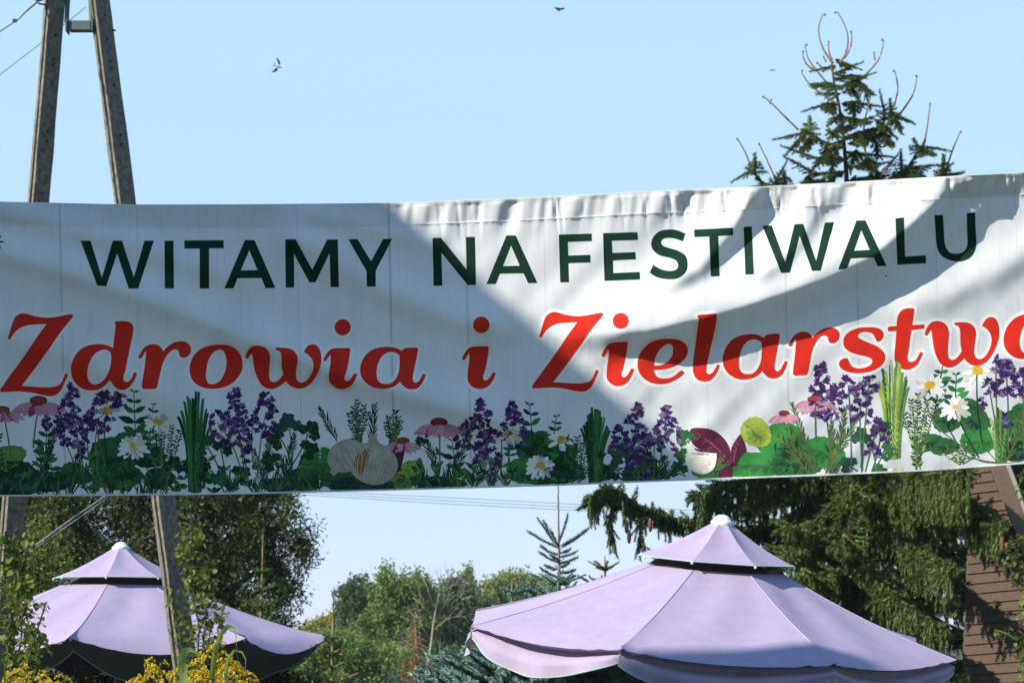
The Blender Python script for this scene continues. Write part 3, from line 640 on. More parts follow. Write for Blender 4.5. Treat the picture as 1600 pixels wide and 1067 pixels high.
def tuft(x, y1, h, m=9, inks=('dark_green', 'blue_green', 'olive')):
    p = Print('printed_grass_tuft')
    for _ in range(m): a = ru(50, 130); p.leaf(x + ru(-6, 6), y1, h * ru(.5, 1), ru(2, 3.2), a, random.choice(inks))
    p.done()
yb = lambda x: float(ybot(x))
# back layer: broad leaves and greenery along the lower edge
for (x, dy, rx, ry, ink, rot) in [(-160, 30, 60, 40, 'mid_green', 0), (-80, 40, 60, 44, 'dark_green', 10), (8, 60, 18, 34, 'light_green', 80), (20, 26, 52, 30, 'dark_green', 5), (80, 22, 36, 16, 'dark_green', 0), (120, 34, 26, 16, 'mid_green', 20), (178, 58, 40, 34, 'mid_green', -15), (200, 84, 22, 15, 'mid_green', 0), (232, 62, 28, 20, 'dark_green', 10), (190, 30, 34, 22, 'mid_green', 0), (250, 26, 24, 17, 'dark_green', 0),
        (300, 44, 15, 13, 'dark_green', 0), (440, 12, 30, 12, 'dark_green', 0), (505, 44, 38, 26, 'bright_green', 0), (480, 20, 38, 18, 'mid_green', 0), (545, 18, 40, 20, 'mid_green', 0), (595, 14, 46, 16, 'dark_green', 0), (635, 22, 20, 30, 'light_green', 60), (565, 10, 50, 12, 'dark_green', 0), (640, 30, 13, 24, 'lime', 80),
        (690, 8, 40, 12, 'blue_green', 0), (828, 62, 22, 26, 'mid_green', 0), (868, 52, 36, 30, 'mid_green', -10), (822, 24, 30, 20, 'bright_green', 5), (880, 22, 34, 20, 'dark_green', 0), (850, 12, 40, 10, 'dark_green', 0), (940, 18, 20, 14, 'dark_green', 0), (1010, 12, 40, 12, 'blue_green', 0),
        (1225, 50, 36, 40, 'bright_green', -60), (1180, 20, 58, 20, 'bright_green', 0), (1120, 12, 40, 12, 'bright_green', 0), (1245, 20, 44, 24, 'mid_green', 0), (1290, 34, 34, 24, 'bright_green', 20), (1232, 38, 14, 11, 'dark_green', 0), (1218, 46, 9, 9, 'dark_green', 0),
        (1482, 78, 26, 20, 'mid_green', -10), (1525, 70, 26, 22, 'mid_green', 40), (1515, 96, 18, 12, 'mid_green', 10), (1450, 44, 26, 14, 'mid_green', -10), (1530, 40, 30, 20, 'bright_green', 0), (1475, 36, 24, 14, 'mid_green', 0), (1600, 60, 26, 34, 'bright_green', 0), (1592, 20, 34, 16, 'dark_green', 0), (1690, 50, 40, 40, 'mid_green', 0), (1780, 40, 50, 40, 'dark_green', 0)]:
    basil(x, yb(x) - dy, rx, ry, ink, {'bright_green': 'mid_green', 'mid_green': 'blue_green', 'dark_green': 'blue_green', 'light_green': 'lime', 'lime': 'light_green'}.get(ink, 'dark_green'), rot)
for (x, y, s_, l) in [(-120, 650, 1, 0), (70, 655, .9, 4), (83, 700, .8, -8), (212, 612, 1.1, -3), (232, 632, .8, 8), (835, 632, 1.1, -8), (860, 650, .8, 10), (712, 688, .9, -6), (1492, 585, 1.0, 2), (1462, 560, .8, 14)]:
    mint(x, y, min(yb(x) - 20, y + (96 if s_ > 1 else 78)), s_, l)
for x, y0 in [(256, 655), (905, 680), (1435, 612), (1500, 690), (560, 626), (615, 640), (-30, 660), (1680, 640)]:
    thyme(x, y0, yb(x) - 3 if x not in (560, 615) else 700, 52 if x not in (560, 615) else 26, ('dark_green', 'mid_green', 'blue_green', 'olive') if x < 1400 else ('mid_green', 'olive', 'pale_green', 'dark_green'))
for x, y0, y1, wd, l in [(305, 613, 768, 52, 0), (930, 640, 756, 48, 0), (1396, 566, 715, 54, 1), (1563, 640, 728, 36, 1), (150, 690, 768, 14, 0), (-250, 640, 760, 40, 0), (1820, 560, 690, 50, 1)]: chives(x, y0, y1, wd, l)
basil(305, 716, 14, 12, 'dark_green', None); basil(933, 742, 15, 12, 'dark_green', None); basil(1400, 660, 13, 12, 'blue_green', None)
p = Print('printed_chive_bulb')
for k in range(8): p.stroke([(1398 + (k - 4) * 1.2, 690), (1398 + (k - 3.5) * 3.4, 736)], 3, 4.5, random.choice(['pale_green', 'cream', 'petal']))
p.done()
for a in [(95, 650, 55, 770), (60, 690, 75, 770), (130, 690, 108, 770), (180, 720, 150, 768), (420, 690, 408, 770), (398, 705, 415, 770), (460, 680, 440, 770), (500, 640, 528, 690), (585, 634, 580, 700), (440, 715, 455, 768), (760, 700, 745, 762), (745, 650, 700, 760), (668, 690, 690, 765), (655, 720, 670, 765),
          (1040, 715, 1028, 750), (1065, 720, 1050, 748), (1008, 700, 1020, 750), (1000, 715, 1025, 752), (1238, 632, 1275, 742), (1228, 662, 1262, 742), (1216, 680, 1268, 742), (1300, 660, 1298, 742), (1320, 640, 1300, 742), (1340, 650, 1290, 740), (1600, 650, 1570, 725), (1590, 640, 1612, 720), (1130, 715, 1110, 746), (780, 715, 770, 760)]:
    rosemary(*a, .95, ('olive', 'stalk', 'dark_green', 'olive') if a[0] > 1100 else ('dark_green', 'blue_green', 'olive', 'dark_green'))
for (x, y, r, ang, st) in [(452, 672, 26, 100, (455, 740)), (480, 680, 24, 60, (450, 735)), (440, 688, 22, 170, (455, 730)), (475, 705, 22, 20, (455, 745)), (430, 725, 22, 150, (440, 770)), (325, 700, 26, 140, (345, 745)), (345, 705, 22, 60, (350, 760)), (330, 735, 22, 200, (350, 770)), (370, 745, 22, 30, (350, 770)), (345, 755, 20, 90, (345, 770)),
        (975, 712, 26, 150, (990, 750)), (985, 720, 22, 60, (985, 756)), (965, 735, 20, 190, (980, 756)), (1010, 735, 22, 60, (1010, 752)), (1075, 690, 20, 120, (1085, 725)), (1070, 712, 16, 170, (1085, 725)), (1062, 740, 20, 110, (1075, 748)), (1345, 690, 22, 90, (1345, 740)), (1375, 680, 24, 60, (1360, 740)), (1330, 730, 20, 140, (1345, 742)), (1380, 705, 20, 0, (1360, 740)), (1375, 740, 16, 100, None),
        (270, 735, 22, 80, None), (40, 745, 24, 100, None), (130, 750, 20, 80, None), (660, 695, 14, 120, (685, 720)), (1590, 655, 22, 80, (1600, 700)), (1515, 705, 12, 90, None)]:
    parsley(x, y, r, ang, random.choice(['dark_green', 'dark_green', 'blue_green']) if x < 1060 else random.choice(['mid_green', 'blue_green']), st)
for x in list(range(-200, 260, 26)) + list(range(360, 500, 34)) + list(range(650, 800, 24)) + [1000, 1040, 1300]: tuft(x + ru(-8, 8), yb(x) - 1, ru(26, 48))
for q in range(28):                       # loose small leaves between the plants
    x0 = -320 + q * 49 + ru(-10, 10); p = Print('printed_small_leaves'); dark = True
    if 470 < x0 < 660: continue
    for _ in range(8):
        x = x0 + ru(-26, 26); y = yb(x) - abs(random.gauss(0, 1)) * 26 - 2
        for k in range(3): p.leaf(x, y, ru(8, 17), ru(3, 6.5), ru(10, 170), random.choice(['dark_green', 'blue_green', 'mid_green', 'mid_green', 'dark_green', 'bright_green'] if dark else ['mid_green', 'bright_green', 'light_green', 'pale_green', 'dark_green', 'petal', 'petal']))
    p.done()
# flowers
for x, y in [(105, 600), (362, 607), (748, 624), (988, 630)]: lav_group(x, y)
lavender(160, 612, 46, 30, (150, 740)); lavender(178, 606, 30, 22); lavender(150, 650, 26, 24, (165, 730)); lavender(188, 612, 24, 20)
lavender(1281, 566, 86, 30, (1300, 735)); lavender(1302, 602, 52, 28); lavender(1325, 586, 34, 24, (1330, 735)); lavender(1345, 596, 62, 34, (1348, 735)); lavender(1358, 580, 36, 22, (1345, 730)); lavender(1372, 652, 26, 22, (1352, 738)); lavender(1362, 690, 22, 22, (1370, 738)); lavender(1385, 672, 22, 14)
lavender(1556, 555, 30, 24, (1560, 700)); lavender(1572, 562, 56, 34, (1575, 700)); lavender(1598, 575, 50, 24, (1600, 700)); lavender(1545, 592, 24, 20, (1560, 690)); lavender(1572, 645, 24, 14); lavender(1535, 620, 18, 12)
lavender(480 + 1170, 560, 60, 34, (1650, 690)); lavender(-70, 600, 80, 34, (-60, 740)); lavender(-200, 610, 80, 34, (-190, 740))
for x, y, r, st, g in [(167, 641, 23, (168, 720), 1), (246, 659, 22, (250, 720), 1), (208, 697, 25, (205, 750), 0), (795, 677, 23, (803, 750), 1), (877, 687, 22, (880, 740), 1), (843, 727, 25, (845, 757), 0), (1453, 602, 24, (1500, 700), 1), (1527, 579, 25, (1535, 690), 1), (1493, 636, 25, (1530, 715), 0), (-110, 690, 26, (-110, 750), 0), (1720, 620, 26, (1720, 690), 0)]: daisy(x, y, r, st, g)
for x, y, wd, st in [(60, 628, 74, (52, 700)), (4, 642, 60, (18, 715)), (686, 662, 72, (688, 735)), (630, 690, 54, None), (1225, 647, 46, (1240, 700)), (1273, 626, 62, (1275, 690)), (-140, 630, 70, (-140, 740))]: echinacea(x, y, wd, st)
p = Print('printed_twining_stems')
for a in ([(1453, 612), (1460, 660), (1500, 695), (1540, 722), (1600, 708)], [(1500, 655), (1530, 690), (1555, 718)], [(1490, 700), (1530, 718), (1600, 724)]): p.stroke(a, 1.8, 1.4, 'stalk')
p.done()
# garlic bulbs, clove, purple basil, lime leaf
def garlic(name, x, y, rx, ry, rot, neck, brown=False):
    p = Print(name); c, sn = math.cos(R(rot)), math.sin(R(rot)); T = lambda u, v: (x + u * rx * c - v * ry * sn, y + u * rx * sn + v * ry * c)
    p.stroke([T(0, -.7), ((x + neck[0]) / 2, (y + neck[1]) / 2), neck], rx * .7, 9, 'garlic'); p.ell(x, y, rx, ry, 'garlic', rot, 26)
    if brown:
        pts = [T(-.15 - .02 * k, -.72 + k * .15) for k in range(11)] + [T(-.2 - .62 * math.sin(k / 10 * math.pi) ** .8, .78 - k * .15) for k in range(1, 10)]; p.poly(pts, 'garlic_brown')
    for k in range(11):
        u = -1 + 2 * (k + .5) / 11; p.stroke([T(u * .25, -.9), T(u * .86, -.1), T(u * .5, .85)], .7, .9, random.choice(['garlic_dark', 'petal_shade', 'cream', 'cream']))
    p.done(); return p
garlic('printed_garlic_bulb', 541, 712, 31, 25, -28, (516, 740)); 
p = Print('printed_purple_basil'); p.poly([(612, 702), (634, 698), (626, 735), (600, 752), (590, 730)], 'wine'); p.done()
garlic('printed_garlic_bulb', 583, 724, 39, 33, 12, (583, 676), True)
def wine_leaf(pts, mid):
    p = Print('printed_purple_basil'); q = smooth_poly(pts); p.poly(q, 'wine'); p.stroke(mid, 1.6, .8, 'wine_vein')
    for t in (.2, .38, .56, .74):
        i = int(t * (len(mid) - 1)); a = np.array(mid[i]) * (1 - (t * (len(mid) - 1) - i)) + np.array(mid[min(i + 1, len(mid) - 1)]) * (t * (len(mid) - 1) - i)
        for d in ((13, -13), (15, 8)): p.stroke([tuple(a), (a[0] - d[0] * .6, a[1] + d[1] * .75), (a[0] - d[0] * 1.3, a[1] + d[1])], 1.0, .5, 'wine_vein')
    p.done()
wine_leaf([(1078, 682, 1), (1082, 669), (1112, 671), (1132, 686), (1141, 705), (1138, 722, 1), (1118, 712), (1095, 703), (1083, 694)], [(1137, 720), (1118, 698), (1098, 684), (1080, 674)])
wine_leaf([(1085, 700, 1), (1105, 706), (1125, 712), (1140, 724, 1), (1110, 724), (1090, 716)], [(1138, 722), (1115, 714), (1092, 706)])
wine_leaf([(1143, 724, 1), (1143, 700), (1157, 677, 1), (1163, 690), (1167, 705, 1), (1157, 714), (1150, 730, 1)], [(1146, 722), (1150, 704), (1157, 684)])
p = Print('printed_purple_basil'); p.poly([(1121, 751), (1126, 733), (1146, 722), (1144, 750)], 'wine'); p.ell(1143, 720, 5, 5, 'mauve'); p.done()
basil(1182, 676, 26, 22, 'lime', 'light_green', 40, 5, .02)
p = Print('printed_garlic_clove'); p.poly(smooth_poly([(1076, 694, 1), (1074, 706), (1072, 722), (1082, 736), (1102, 740), (1116, 730), (1120, 708, 1), (1106, 707), (1088, 704), (1079, 692)]), 'petal')
for k in range(7): p.stroke([(1073 + k, 709 + k * 4), (1095, 716 + k * 3.6), (1116 - k, 711 + k * 3)], .8, 1.1, random.choice(['peach', 'garlic_dark', 'cream', 'peach']))
p.ell(1094, 709, 15, 2.2, 'garlic', 4); p.done()
p = Print('printed_motif')
for k in range(7): p.leaf(-6, 378, 14, 3, 51 * k, 'green_text')
p.done()
for x, y, a in ((1386, 433, 120), (908, 617, 20)):
    p = Print('printed_speck'); p.leaf(x, y, 5, 2, a, 'stalk'); p.done()

# ================================================================ building outside the frame (left), its gable shades the banner
A3, B3 = V(612, 316, BD), V(1005, 655, BD)
YB = 4.6; tt = (BD - YB) / (-SUN.y); A4 = A3 + SUN * tt; B4 = B3 + SUN * tt
sl = (B4.z - A4.z) / (B4.x - A4.x)
def rz(x): return A4.z + sl * (x - A4.x)
xr = A4.x - 3.6; xe = A4.x + 3.2; xl = xr - (xe - xr); zr = rz(xr); ze = rz(xe); y0, y1 = YB, YB + 2.6
hs_ = empty('gabled_house', ((xr), (y0 + y1) / 2, 0), 'plastered house with a steep red roof beyond the left edge of the frame', 'house')
MB().add([(xl + .3, y0 + .3, 0), (xe - .3, y0 + .3, 0), (xe - .3, y0 + .3, ze), (xr, y0 + .3, zr - .25), (xl + .3, y0 + .3, ze), (xl + .3, y1, 0), (xe - .3, y1, 0), (xe - .3, y1, ze), (xr, y1, zr - .25), (xl + .3, y1, ze)],
    [(0, 1, 2, 3, 4), (9, 8, 7, 6, 5), (1, 6, 7, 2), (5, 0, 4, 9)]).build('wall', M['plaster'], hs_)
rf = MB()
for xa in (xe, xl):
    rf.add([(xr, y0, zr), (xa, y0, ze), (xa, y1, ze), (xr, y1, zr), (xr, y0, zr - .15), (xa, y0, ze - .15), (xa, y1, ze - .15), (xr, y1, zr - .15)], [(0, 1, 2, 3), (7, 6, 5, 4), (0, 4, 5, 1), (1, 5, 6, 2), (2, 6, 7, 3)])
rf.build('roof', M['tile'], hs_)
for wx in (-1.6, 1.6):
    MB().box((xr + wx, y1 + .01, 5), (.9, .04, 1.2)).build('window', M['glass'], hs_)

# ================================================================ concrete A pole
PD = 17.2
pole = empty('utility_pole', (V(165, HOR, PD).x, PD, 0), 'weathered concrete A-frame utility pole with two splayed legs at the left', 'utility pole')
def leg(top, mid, wl, yaw, holes):
    """rectangular leg with a recessed slot on its left face"""
    a = V(*top, PD); b = V(*mid, PD); d = (b - a).normalized(); ext = a.z + (0 - a.z)
    bot = a + d * ((a.z) / (-d.z)); a2_ = a - d * 1.2
    mb = MB(); M3 = Matrix.Rotation(R(yaw), 3, 'Z'); L_ = (bot - a2_).length; n_ = 34
    for s0 in range(1):
        prev = None
        for i in range(n_ + 1):
            t = i / n_; c = a2_ + d * L_ * t; hw = wl / 2 * (1 + .20 * t); hd = hw * .8
            j = lambda: ru(-.0035, .0035)
            ring = [(-hw, -hd), (hw, -hd), (hw, hd), (-hw, hd), (-hw, hd * .30), (-hw + .03, hd * .22), (-hw + .03, -hd * .30), (-hw, -hd * .38)]
            vs = [c + M3 @ Vector((x + j(), y + j(), 0)) for x, y in ring]; b0 = len(mb.v); mb.v += [tuple(v) for v in vs]
            if prev is not None:
                for k in range(8): mb.f.append((prev + k, prev + (k + 1) % 8, b0 + (k + 1) % 8, b0 + k)); mb.m.append(0)
            prev = b0
    o = mb.build('leg', M['concrete'], pole)
    for hy in holes:
        t = (V(100, hy, PD).z - a.z) / d.z; c = a + d * t; hw = wl / 2 * (1 + .3 * ((c - a2_).length / L_)); q = c + M3 @ Vector((.004, -hw * .8 - .002, 0))
        MB().lathe(q, [(.0, 0), (.011, 0), (.013, .006)], 10, M=Matrix.Rotation(R(90), 3, 'X') @ Matrix.Identity(3)).build('bolt_hole', M['felt'], o)
leg((86, 0), (60, 318), .148, 38, [-12, 23, 58, 95, 104, 131, 208, 223])
leg((155, 0), (196, 318), .148, 38, [-10, 27, 63, 99, 109, 135, 213, 228])
cb = MB(); c0 = V(126, 42, PD); cb.box(c0, (.20, .10, .085)); cb.box(c0 + Vector((-.12, 0, 0)), (.012, .14, .12)); cb.box(c0 + Vector((.12, 0, 0)), (.012, .14, .12)); cb.build('cross_brace', M['paint_steel'], pole)
for x, y in ((75, 43), (176, 48)):
    q = V(x, y, PD); MB().tube([q + Vector((-.025, 0, 0)), q + Vector((.03, 0, 0))], .009, 8).tube([q + Vector((-.006, 0, 0)), q + Vector((.006, 0, 0))], .017, 6).build('bolt', M['rust'], pole)
# the inner steel channel pieces at the top of each leg
for xa, xb in ((109, 104), (139, 143)):
    MB().tube([V(xa, -60, PD), V(xb, 36, PD)], .022, 4).build('steel_channel', M['paint_steel'], pole)
ins = V(60, -2, PD - .1)
MB().lathe(ins, [(.0, -.02), (.03, -.02), (.05, -.01), (.05, .02), (.035, .03), (.035, .05), (.048, .06), (.03, .10), (0, .10)], 16).build('insulator', M['porcelain'], pole, True)
MB().tube([ins + Vector((0, 0, -.02)), V(60, 6, PD - .05), V(82, 10, PD)], .008, 6).build('insulator_arm', M['rust'], pole)
MB().tube([V(57, 4, PD - .1), V(38, 20, PD - .3), V(27, 32, PD - .45)], [.012, .012, .009], 6).build('dead_end_grip', M['grip'], pole)
MB().box(V(23, 33, PD - .5), (.035, .02, .03)).build('clamp', M['rust'], pole)
def wire(pts, r, m, label, g='overhead wires'):
    o = MB().tube(pts, r, 5).build('overhead_wire', m, None); tag(o, label, 'wire', g)
wire([V(25, 33, PD - .5), V(0, 50, PD - 1.0), V(-400, 330, PD + 2)], .005, M['wire'], 'upper dark wire running down left from the insulator of the concrete pole')
wire([V(134, 12, PD + .4), V(73, 61, PD + .5), V(0, 117, PD + .6), V(-400, 430, PD + 3)], .004, M['wire'], 'lower dark wire passing behind the left pole leg and down left')
wire([V(165, 774, PD + 1), V(105, 815, PD), V(46, 858, PD - .8), V(20, 880, PD - 1)], .005, M['grip'], 'upper strand of pale stay wire slanting in front of the dark willow')
wire([V(168, 777, PD + 1), V(110, 818, PD), V(46, 862, PD - .8)], .004, M['grip'], 'lower strand of pale stay wire slanting in front of the dark willow')
for k, (ya, yb_, ln) in enumerate(((768, 797, 'topmost'), (770, 802, 'middle'), (772, 806, 'lowest'))):
    wire([V(430, ya - 4 + k, 40), V(700, ya + 9 + k * 3, 40), V(1080, yb_, 40), V(1800, yb_ + 45, 40)], .009, M['wire_green'], ln + ' of the three thin far wires crossing the sky under the banner')

# ================================================================ parasols
def parasol(cx, D, Rpx, rim_y, cap_edge_y, apex_y, rot, roll, pitch, tuck, val, label, px_cap=.32, sag=.05, droop=.03, group='lilac garden parasols', skew=0.0, fold=.0, vmat='lilac'):
    S = D / F; Rr = Rpx * S
    c = V(cx, rim_y, D); h_cap = (rim_y - cap_edge_y) * S; h_ap = (rim_y - apex_y) * S
    root = empty('garden_parasol', (c.x, D, 0), label, 'parasol', group)
    Rot = Matrix.Rotation(R(roll), 3, 'Y') @ Matrix.Rotation(R(pitch), 3, 'X')
    W_ = lambda v: c + Rot @ Vector((v[0] + skew * v[2], v[1], v[2]))
    rc = Rr * px_cap
    def rib(k, t):                                  # t 0 at cap radius, 1 at tip
        a = R(rot + 45 * k); r = rc * .88 + (Rr - rc * .88) * t
        z = (h_cap - .035 * Rr) * (1 - t) - 0.018 * Rr * math.sin(math.pi * t) 
        return Vector((r * math.sin(a), -r * math.cos(a), z))
    NA, NB = 17, 15
    for k in range(8):
        mb = MB()
        for j in range(NB):
            t = j / (NB - 1)
            for i in range(NA):
                s = i / (NA - 1); p_ = rib(k, t) * (1 - s) + rib(k + 1, t) * s; bulge = math.sin(math.pi * s) ** .9
                p_ *= 1
                p_.x += 0; p_.z -= bulge * sag * Rr * (t ** 1.5) * .55 + bulge * droop * Rr * max(0, (t - .82) / .18) ** 2
                wr = math.exp(-min(s, 1 - s) / .10) * math.exp(-(1 - t) / .14)
                p_.z += .017 * Rr * wr * math.sin(58 * (s if s < .5 else 1 - s) + k) + .010 * Rr * math.sin(s * 9 + t * 5 + k * 2) * t * (1 - t) * 3 * bulge
                mb.v.append(tuple(W_(p_)))
        for j in range(NB - 1):
            for i in range(NA - 1): q = j * NA + i; mb.f.append((q, q + NA, q + NA + 1, q + 1)); mb.m.append(0)
        pan = mb.build('canopy_panel', M['lilac'], root, True)
        # valance hanging from the rim
        vb = MB(); NV = 7; VN = 25
        for j in range(NV):
            u = j / (NV - 1)
            for i in range(VN):
                s = i / (VN - 1); p_ = rib(k, 1) * (1 - s) + rib(k + 1, 1) * s; bulge = math.sin(math.pi * s) ** .9
                p_.z -= bulge * sag * Rr * .55 + bulge * droop * Rr
                rr = Vector((p_.x, p_.y, 0)).normalized()
                inw = fold * Rr * math.sin(math.pi * min(1, u * 2.4)) * (.4 + .6 * bulge) + tuck * u * Rr * (.35 + .65 * bulge) + .012 * Rr * math.sin(s * 19 + k * 1.3) * u
                p_ -= rr * inw; p_.z -= val * Rr * u * (.42 + .58 * bulge + .08 * math.sin(s * math.pi * 2 + k))
                vb.v.append(tuple(W_(p_)))
        for j in range(NV - 1):
            for i in range(VN - 1): q = j * VN + i; vb.f.append((q, q + VN, q + VN + 1, q + 1)); vb.m.append(0)
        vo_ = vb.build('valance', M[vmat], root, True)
        MB().tube([vb.v[(NV - 1) * VN + i] for i in range(VN)], .004, 4).build('piping', M['trim'], vo_)
        # vent cap panel
        cbm = MB(); NC = 6; CA = 9
        for j in range(NC):
            t = j / (NC - 1)
            for i in range(CA):
                s = i / (CA - 1); a0, a1 = R(rot + 45 * k), R(rot + 45 * k + 45); r = .03 * Rr + (rc - .03 * Rr) * t; zz = h_ap + (h_cap - h_ap) * t - .02 * Rr * math.sin(math.pi * t) * .6
                p_ = Vector((r * math.sin(a0), -r * math.cos(a0), zz)) * (1 - s) + Vector((r * math.sin(a1), -r * math.cos(a1), zz)) * s
                p_.z += - .012 * Rr * math.sin(math.pi * s) * t * (1 - t) * 3; cbm.v.append(tuple(W_(p_)))
        for j in range(NC - 1):
            for i in range(CA - 1): q = j * CA + i; cbm.f.append((q, q + CA, q + CA + 1, q + 1)); cbm.m.append(0)
        cp = cbm.build('vent_panel', M['lilac'], root, True)
        MB().tube([cbm.v[(NC - 1) * CA + i] for i in range(CA)], .004, 4).build('piping', M['trim'], cp)
        MB().ball(Vector(cbm.v[(NC - 1) * CA]) + Vector((0, 0, -.012)), .011, 8).build('rib_button', M['white_cap'], root)
        MB().tube([W_(rib(k, 0) + Vector((0, 0, -.03))), W_(rib(k, .5) + Vector((0, 0, -.03))), W_(rib(k, 1) + Vector((0, 0, -.02)))], .011, 6).build('rib', M['steel_pole'], root)
        MB().tube([W_(rib(k, q / 8) + Vector((0, 0, .002))) for q in range(9)], .0032, 4).build('rib_seam', M['seam'], root)
        q0 = rib(k, .45); MB().tube([W_(q0 + Vector((0, 0, -.04))), W_((q0.x * .06, q0.y * .06, -.12 * Rr))], .009, 5).build('stretcher', M['steel_pole'], root)
    MB().lathe(W_((0, 0, 0)), [(rc * .79, h_cap - .07 * Rr), (rc * .74, h_cap - .03 * Rr), (rc * .5, h_cap + .02 * Rr), (.02, h_cap + .06 * Rr)], 24, M=Rot).build('vent_shade_cone', M['felt'], root)  # dark cone added to stand in for the shade inside the vent gap
    MB().lathe(W_((0, 0, h_ap)), [(0, .055), (.035, .05), (.06, .03), (.075, .008), (.09, 0), (.085, -.03)], 18, M=Rot).build('finial', M['white_cap'], root, True)
    MB().tube([(c.x, D, 0), (c.x, D, .7), tuple(W_((0, 0, h_ap - .05)))], .028, 12).build('pole', M['steel_pole'], root, True)
    MB().box((c.x, D, .05), (.9, .9, .1)).build('base', M['concrete'], root)
    return root
parasol(1100, 15.0, 386, 990, 875, 816, 22.5, 4.0, 5.0, .00, .115, 'large lilac parasol with a vent cap, nearest, in front of the tall spruce', skew=.10, sag=.03, droop=.012, fold=.085)
parasol(184, 19.8, 322, 995, 905, 857, 0, 0.3, 0.0, .15, .125, 'lilac parasol with a vent cap behind the concrete pole leg', sag=.065, droop=.035, vmat='valance_shade_tone')
parasol(62, 27.0, 190, 985, 945, 928, 10, 0, 0, .05, .10, 'small distant lilac parasol peeping out at the left behind the other one', sag=.08, droop=.04)

# ================================================================ conifers
def twig_template(nn, nl, nw, seed, r_stem=.0):
    """unit twig along +x covered with needle triangles"""
    g = np.random.default_rng(seed); v = []
    for i in range(nn):
        t = i / nn; a = g.uniform(0, 2 * math.pi); d = np.array([.75, .75 * math.cos(a), .75 * math.sin(a)]); d /= np.linalg.norm(d)
        q = np.cross(d, [1, 0, 0]); q /= np.linalg.norm(q) + 1e-9; p = np.array([t, 0, 0]); L = nl * g.uniform(.75, 1.1) * (1 if t < .8 else .75)
        v += [p - q * nw, p + q * nw, p + d * L]
    return np.array(v)
TW = [twig_template(44, .34, .042, s) for s in range(5)]; TWN = [twig_template(34, .22, .03, s + 9) for s in range(4)]
class Needles:
    def __init__(s): s.o = []; s.d = []; s.L = []; s.w = []
    def add(s, o, d, L, wd=1.0): s.o.append(tuple(o)); s.d.append(tuple(d)); s.L.append(L); s.w.append(wd)
    def build(s, name, m, parent, temps=TW, kind='stuff'):
        o = np.array(s.o); d = np.array(s.d); d /= np.linalg.norm(d, axis=1)[:, None] + 1e-9; L = np.array(s.L)[:, None, None]; wd = np.array(s.w)[:, None]
        up = np.where(np.abs(d[:, 2:3]) > .9, np.array([[1, 0, 0.]]), np.array([[0, 0, 1.]])); b = np.cross(d, up); b /= np.linalg.norm(b, axis=1)[:, None]; c = np.cross(b, d)
        ph = rng.uniform(0, 6.28, len(o))[:, None]; b, c = b * np.cos(ph) + c * np.sin(ph), c * np.cos(ph) - b * np.sin(ph)
        vs = []
        k = np.arange(len(o)) % len(temps)
        for j, T in enumerate(temps):
            s_ = k == j
            if not s_.any(): continue
            vv = o[s_][:, None, :] + L[s_] * (T[None, :, 0:1] * d[s_][:, None, :] + wd[s_][:, None] * (T[None, :, 1:2] * b[s_][:, None, :] + T[None, :, 2:3] * c[s_][:, None, :]))
            vs.append(vv.reshape(-1, 3))
        V_ = np.vstack(vs); Fc = np.arange(len(V_)).reshape(-1, 3)
        ob = np_obj(name, V_, Fc, m, parent)
        if kind: ob['kind'] = kind
        return ob
def along(pts, step):
    pts = [Vector(p) for p in pts]; outp = []
    for a, b in zip(pts, pts[1:]):
        l = (b - a).length; k = max(1, int(l / step))
        for i in range(k): outp.append((a.lerp(b, i / k), (b - a).normalized()))
    return outp
def dress(nd, pts, step, tl, droop, up=0.0, tip=True, side=1.0, wd=1.0):
    """needle twigs on both sides of a branch"""
    al = along(pts, step); n_ = len(al)
    for i, (p, d) in enumerate(al):
        f = i / max(1, n_ - 1); sdv = d.cross(Vector((0, 0, 1)))
        if sdv.length < .1: sdv = Vector((1, 0, 0))
        sdv.normalize(); L = tl * (1 - .45 * f) * ru(.75, 1.15)
        for s_ in (-1, 1):
            if random.random() < .12: continue
            q = d * ru(.5, .9) + sdv * s_ * ru(.5, .9) * side + Vector((0, 0, -droop + up + ru(-.15, .15)))
            nd.add(p, q, L, wd)
        nd.add(p, d, tl * .8, wd)
    if tip: nd.add(pts[-1], Vector(pts[-1]) - Vector(pts[-2]), tl)
SD = 21.0
def zp(x, y): return (1100 + x / 3.2, y / 3.2)
spruce = empty('norway_spruce', (V(1330, HOR, SD).x, SD, 0), 'tall Norway spruce with bare upright top shoots rising behind the right half of the banner', 'tree')
tr = MB()
TRK = [(1299, 95), (1303, 130), (1311, 165), (1317, 205), (1321, 250), (1324, 300), (1330, 500), (1335, 760), (1338, 1000)]
tp = [V(x, y, SD) for x, y in TRK] + [Vector((V(1338, HOR, SD).x, SD, 0))]
tr.tube(tp, [.011, .014, .017, .020, .024, .03, .06, .10, .15, .19], 8); tr.build('trunk', M['bark'], spruce, True)
bare = [[(650,310),(610,270),(580,200),(575,130),(605,75)],[(670,310),(710,260),(720,190),(700,120),(655,65)],[(700,290),(735,230),(735,160)],[(640,300),(625,260),(623,210)],[(770,400),(850,330),(885,270),(890,200)],[(640,440),(560,350),(520,290),(513,225)],[(560,350),(510,320),(495,260)],[(670,520),(560,450),(510,400),(490,355)],[(470,650),(400,580),(340,520),(295,485)],[(960,590),(1030,500),(1055,440),(1060,380)],[(940,550),(968,460),(965,400),(948,355)],[(815,780),(800,640),(820,540),(838,470)],[(1100,730),(1120,610),(1130,520)],[(1200,890),(1240,760),(1283,660)],[(240,850),(205,760),(165,695)],[(355,890),(310,790),(275,720)],[(330,520),(335,500)],[(855,300),(850,265)],[(590,340),(565,315)],[(610,310),(598,285)],[(880,890),(905,850),(925,815)]]
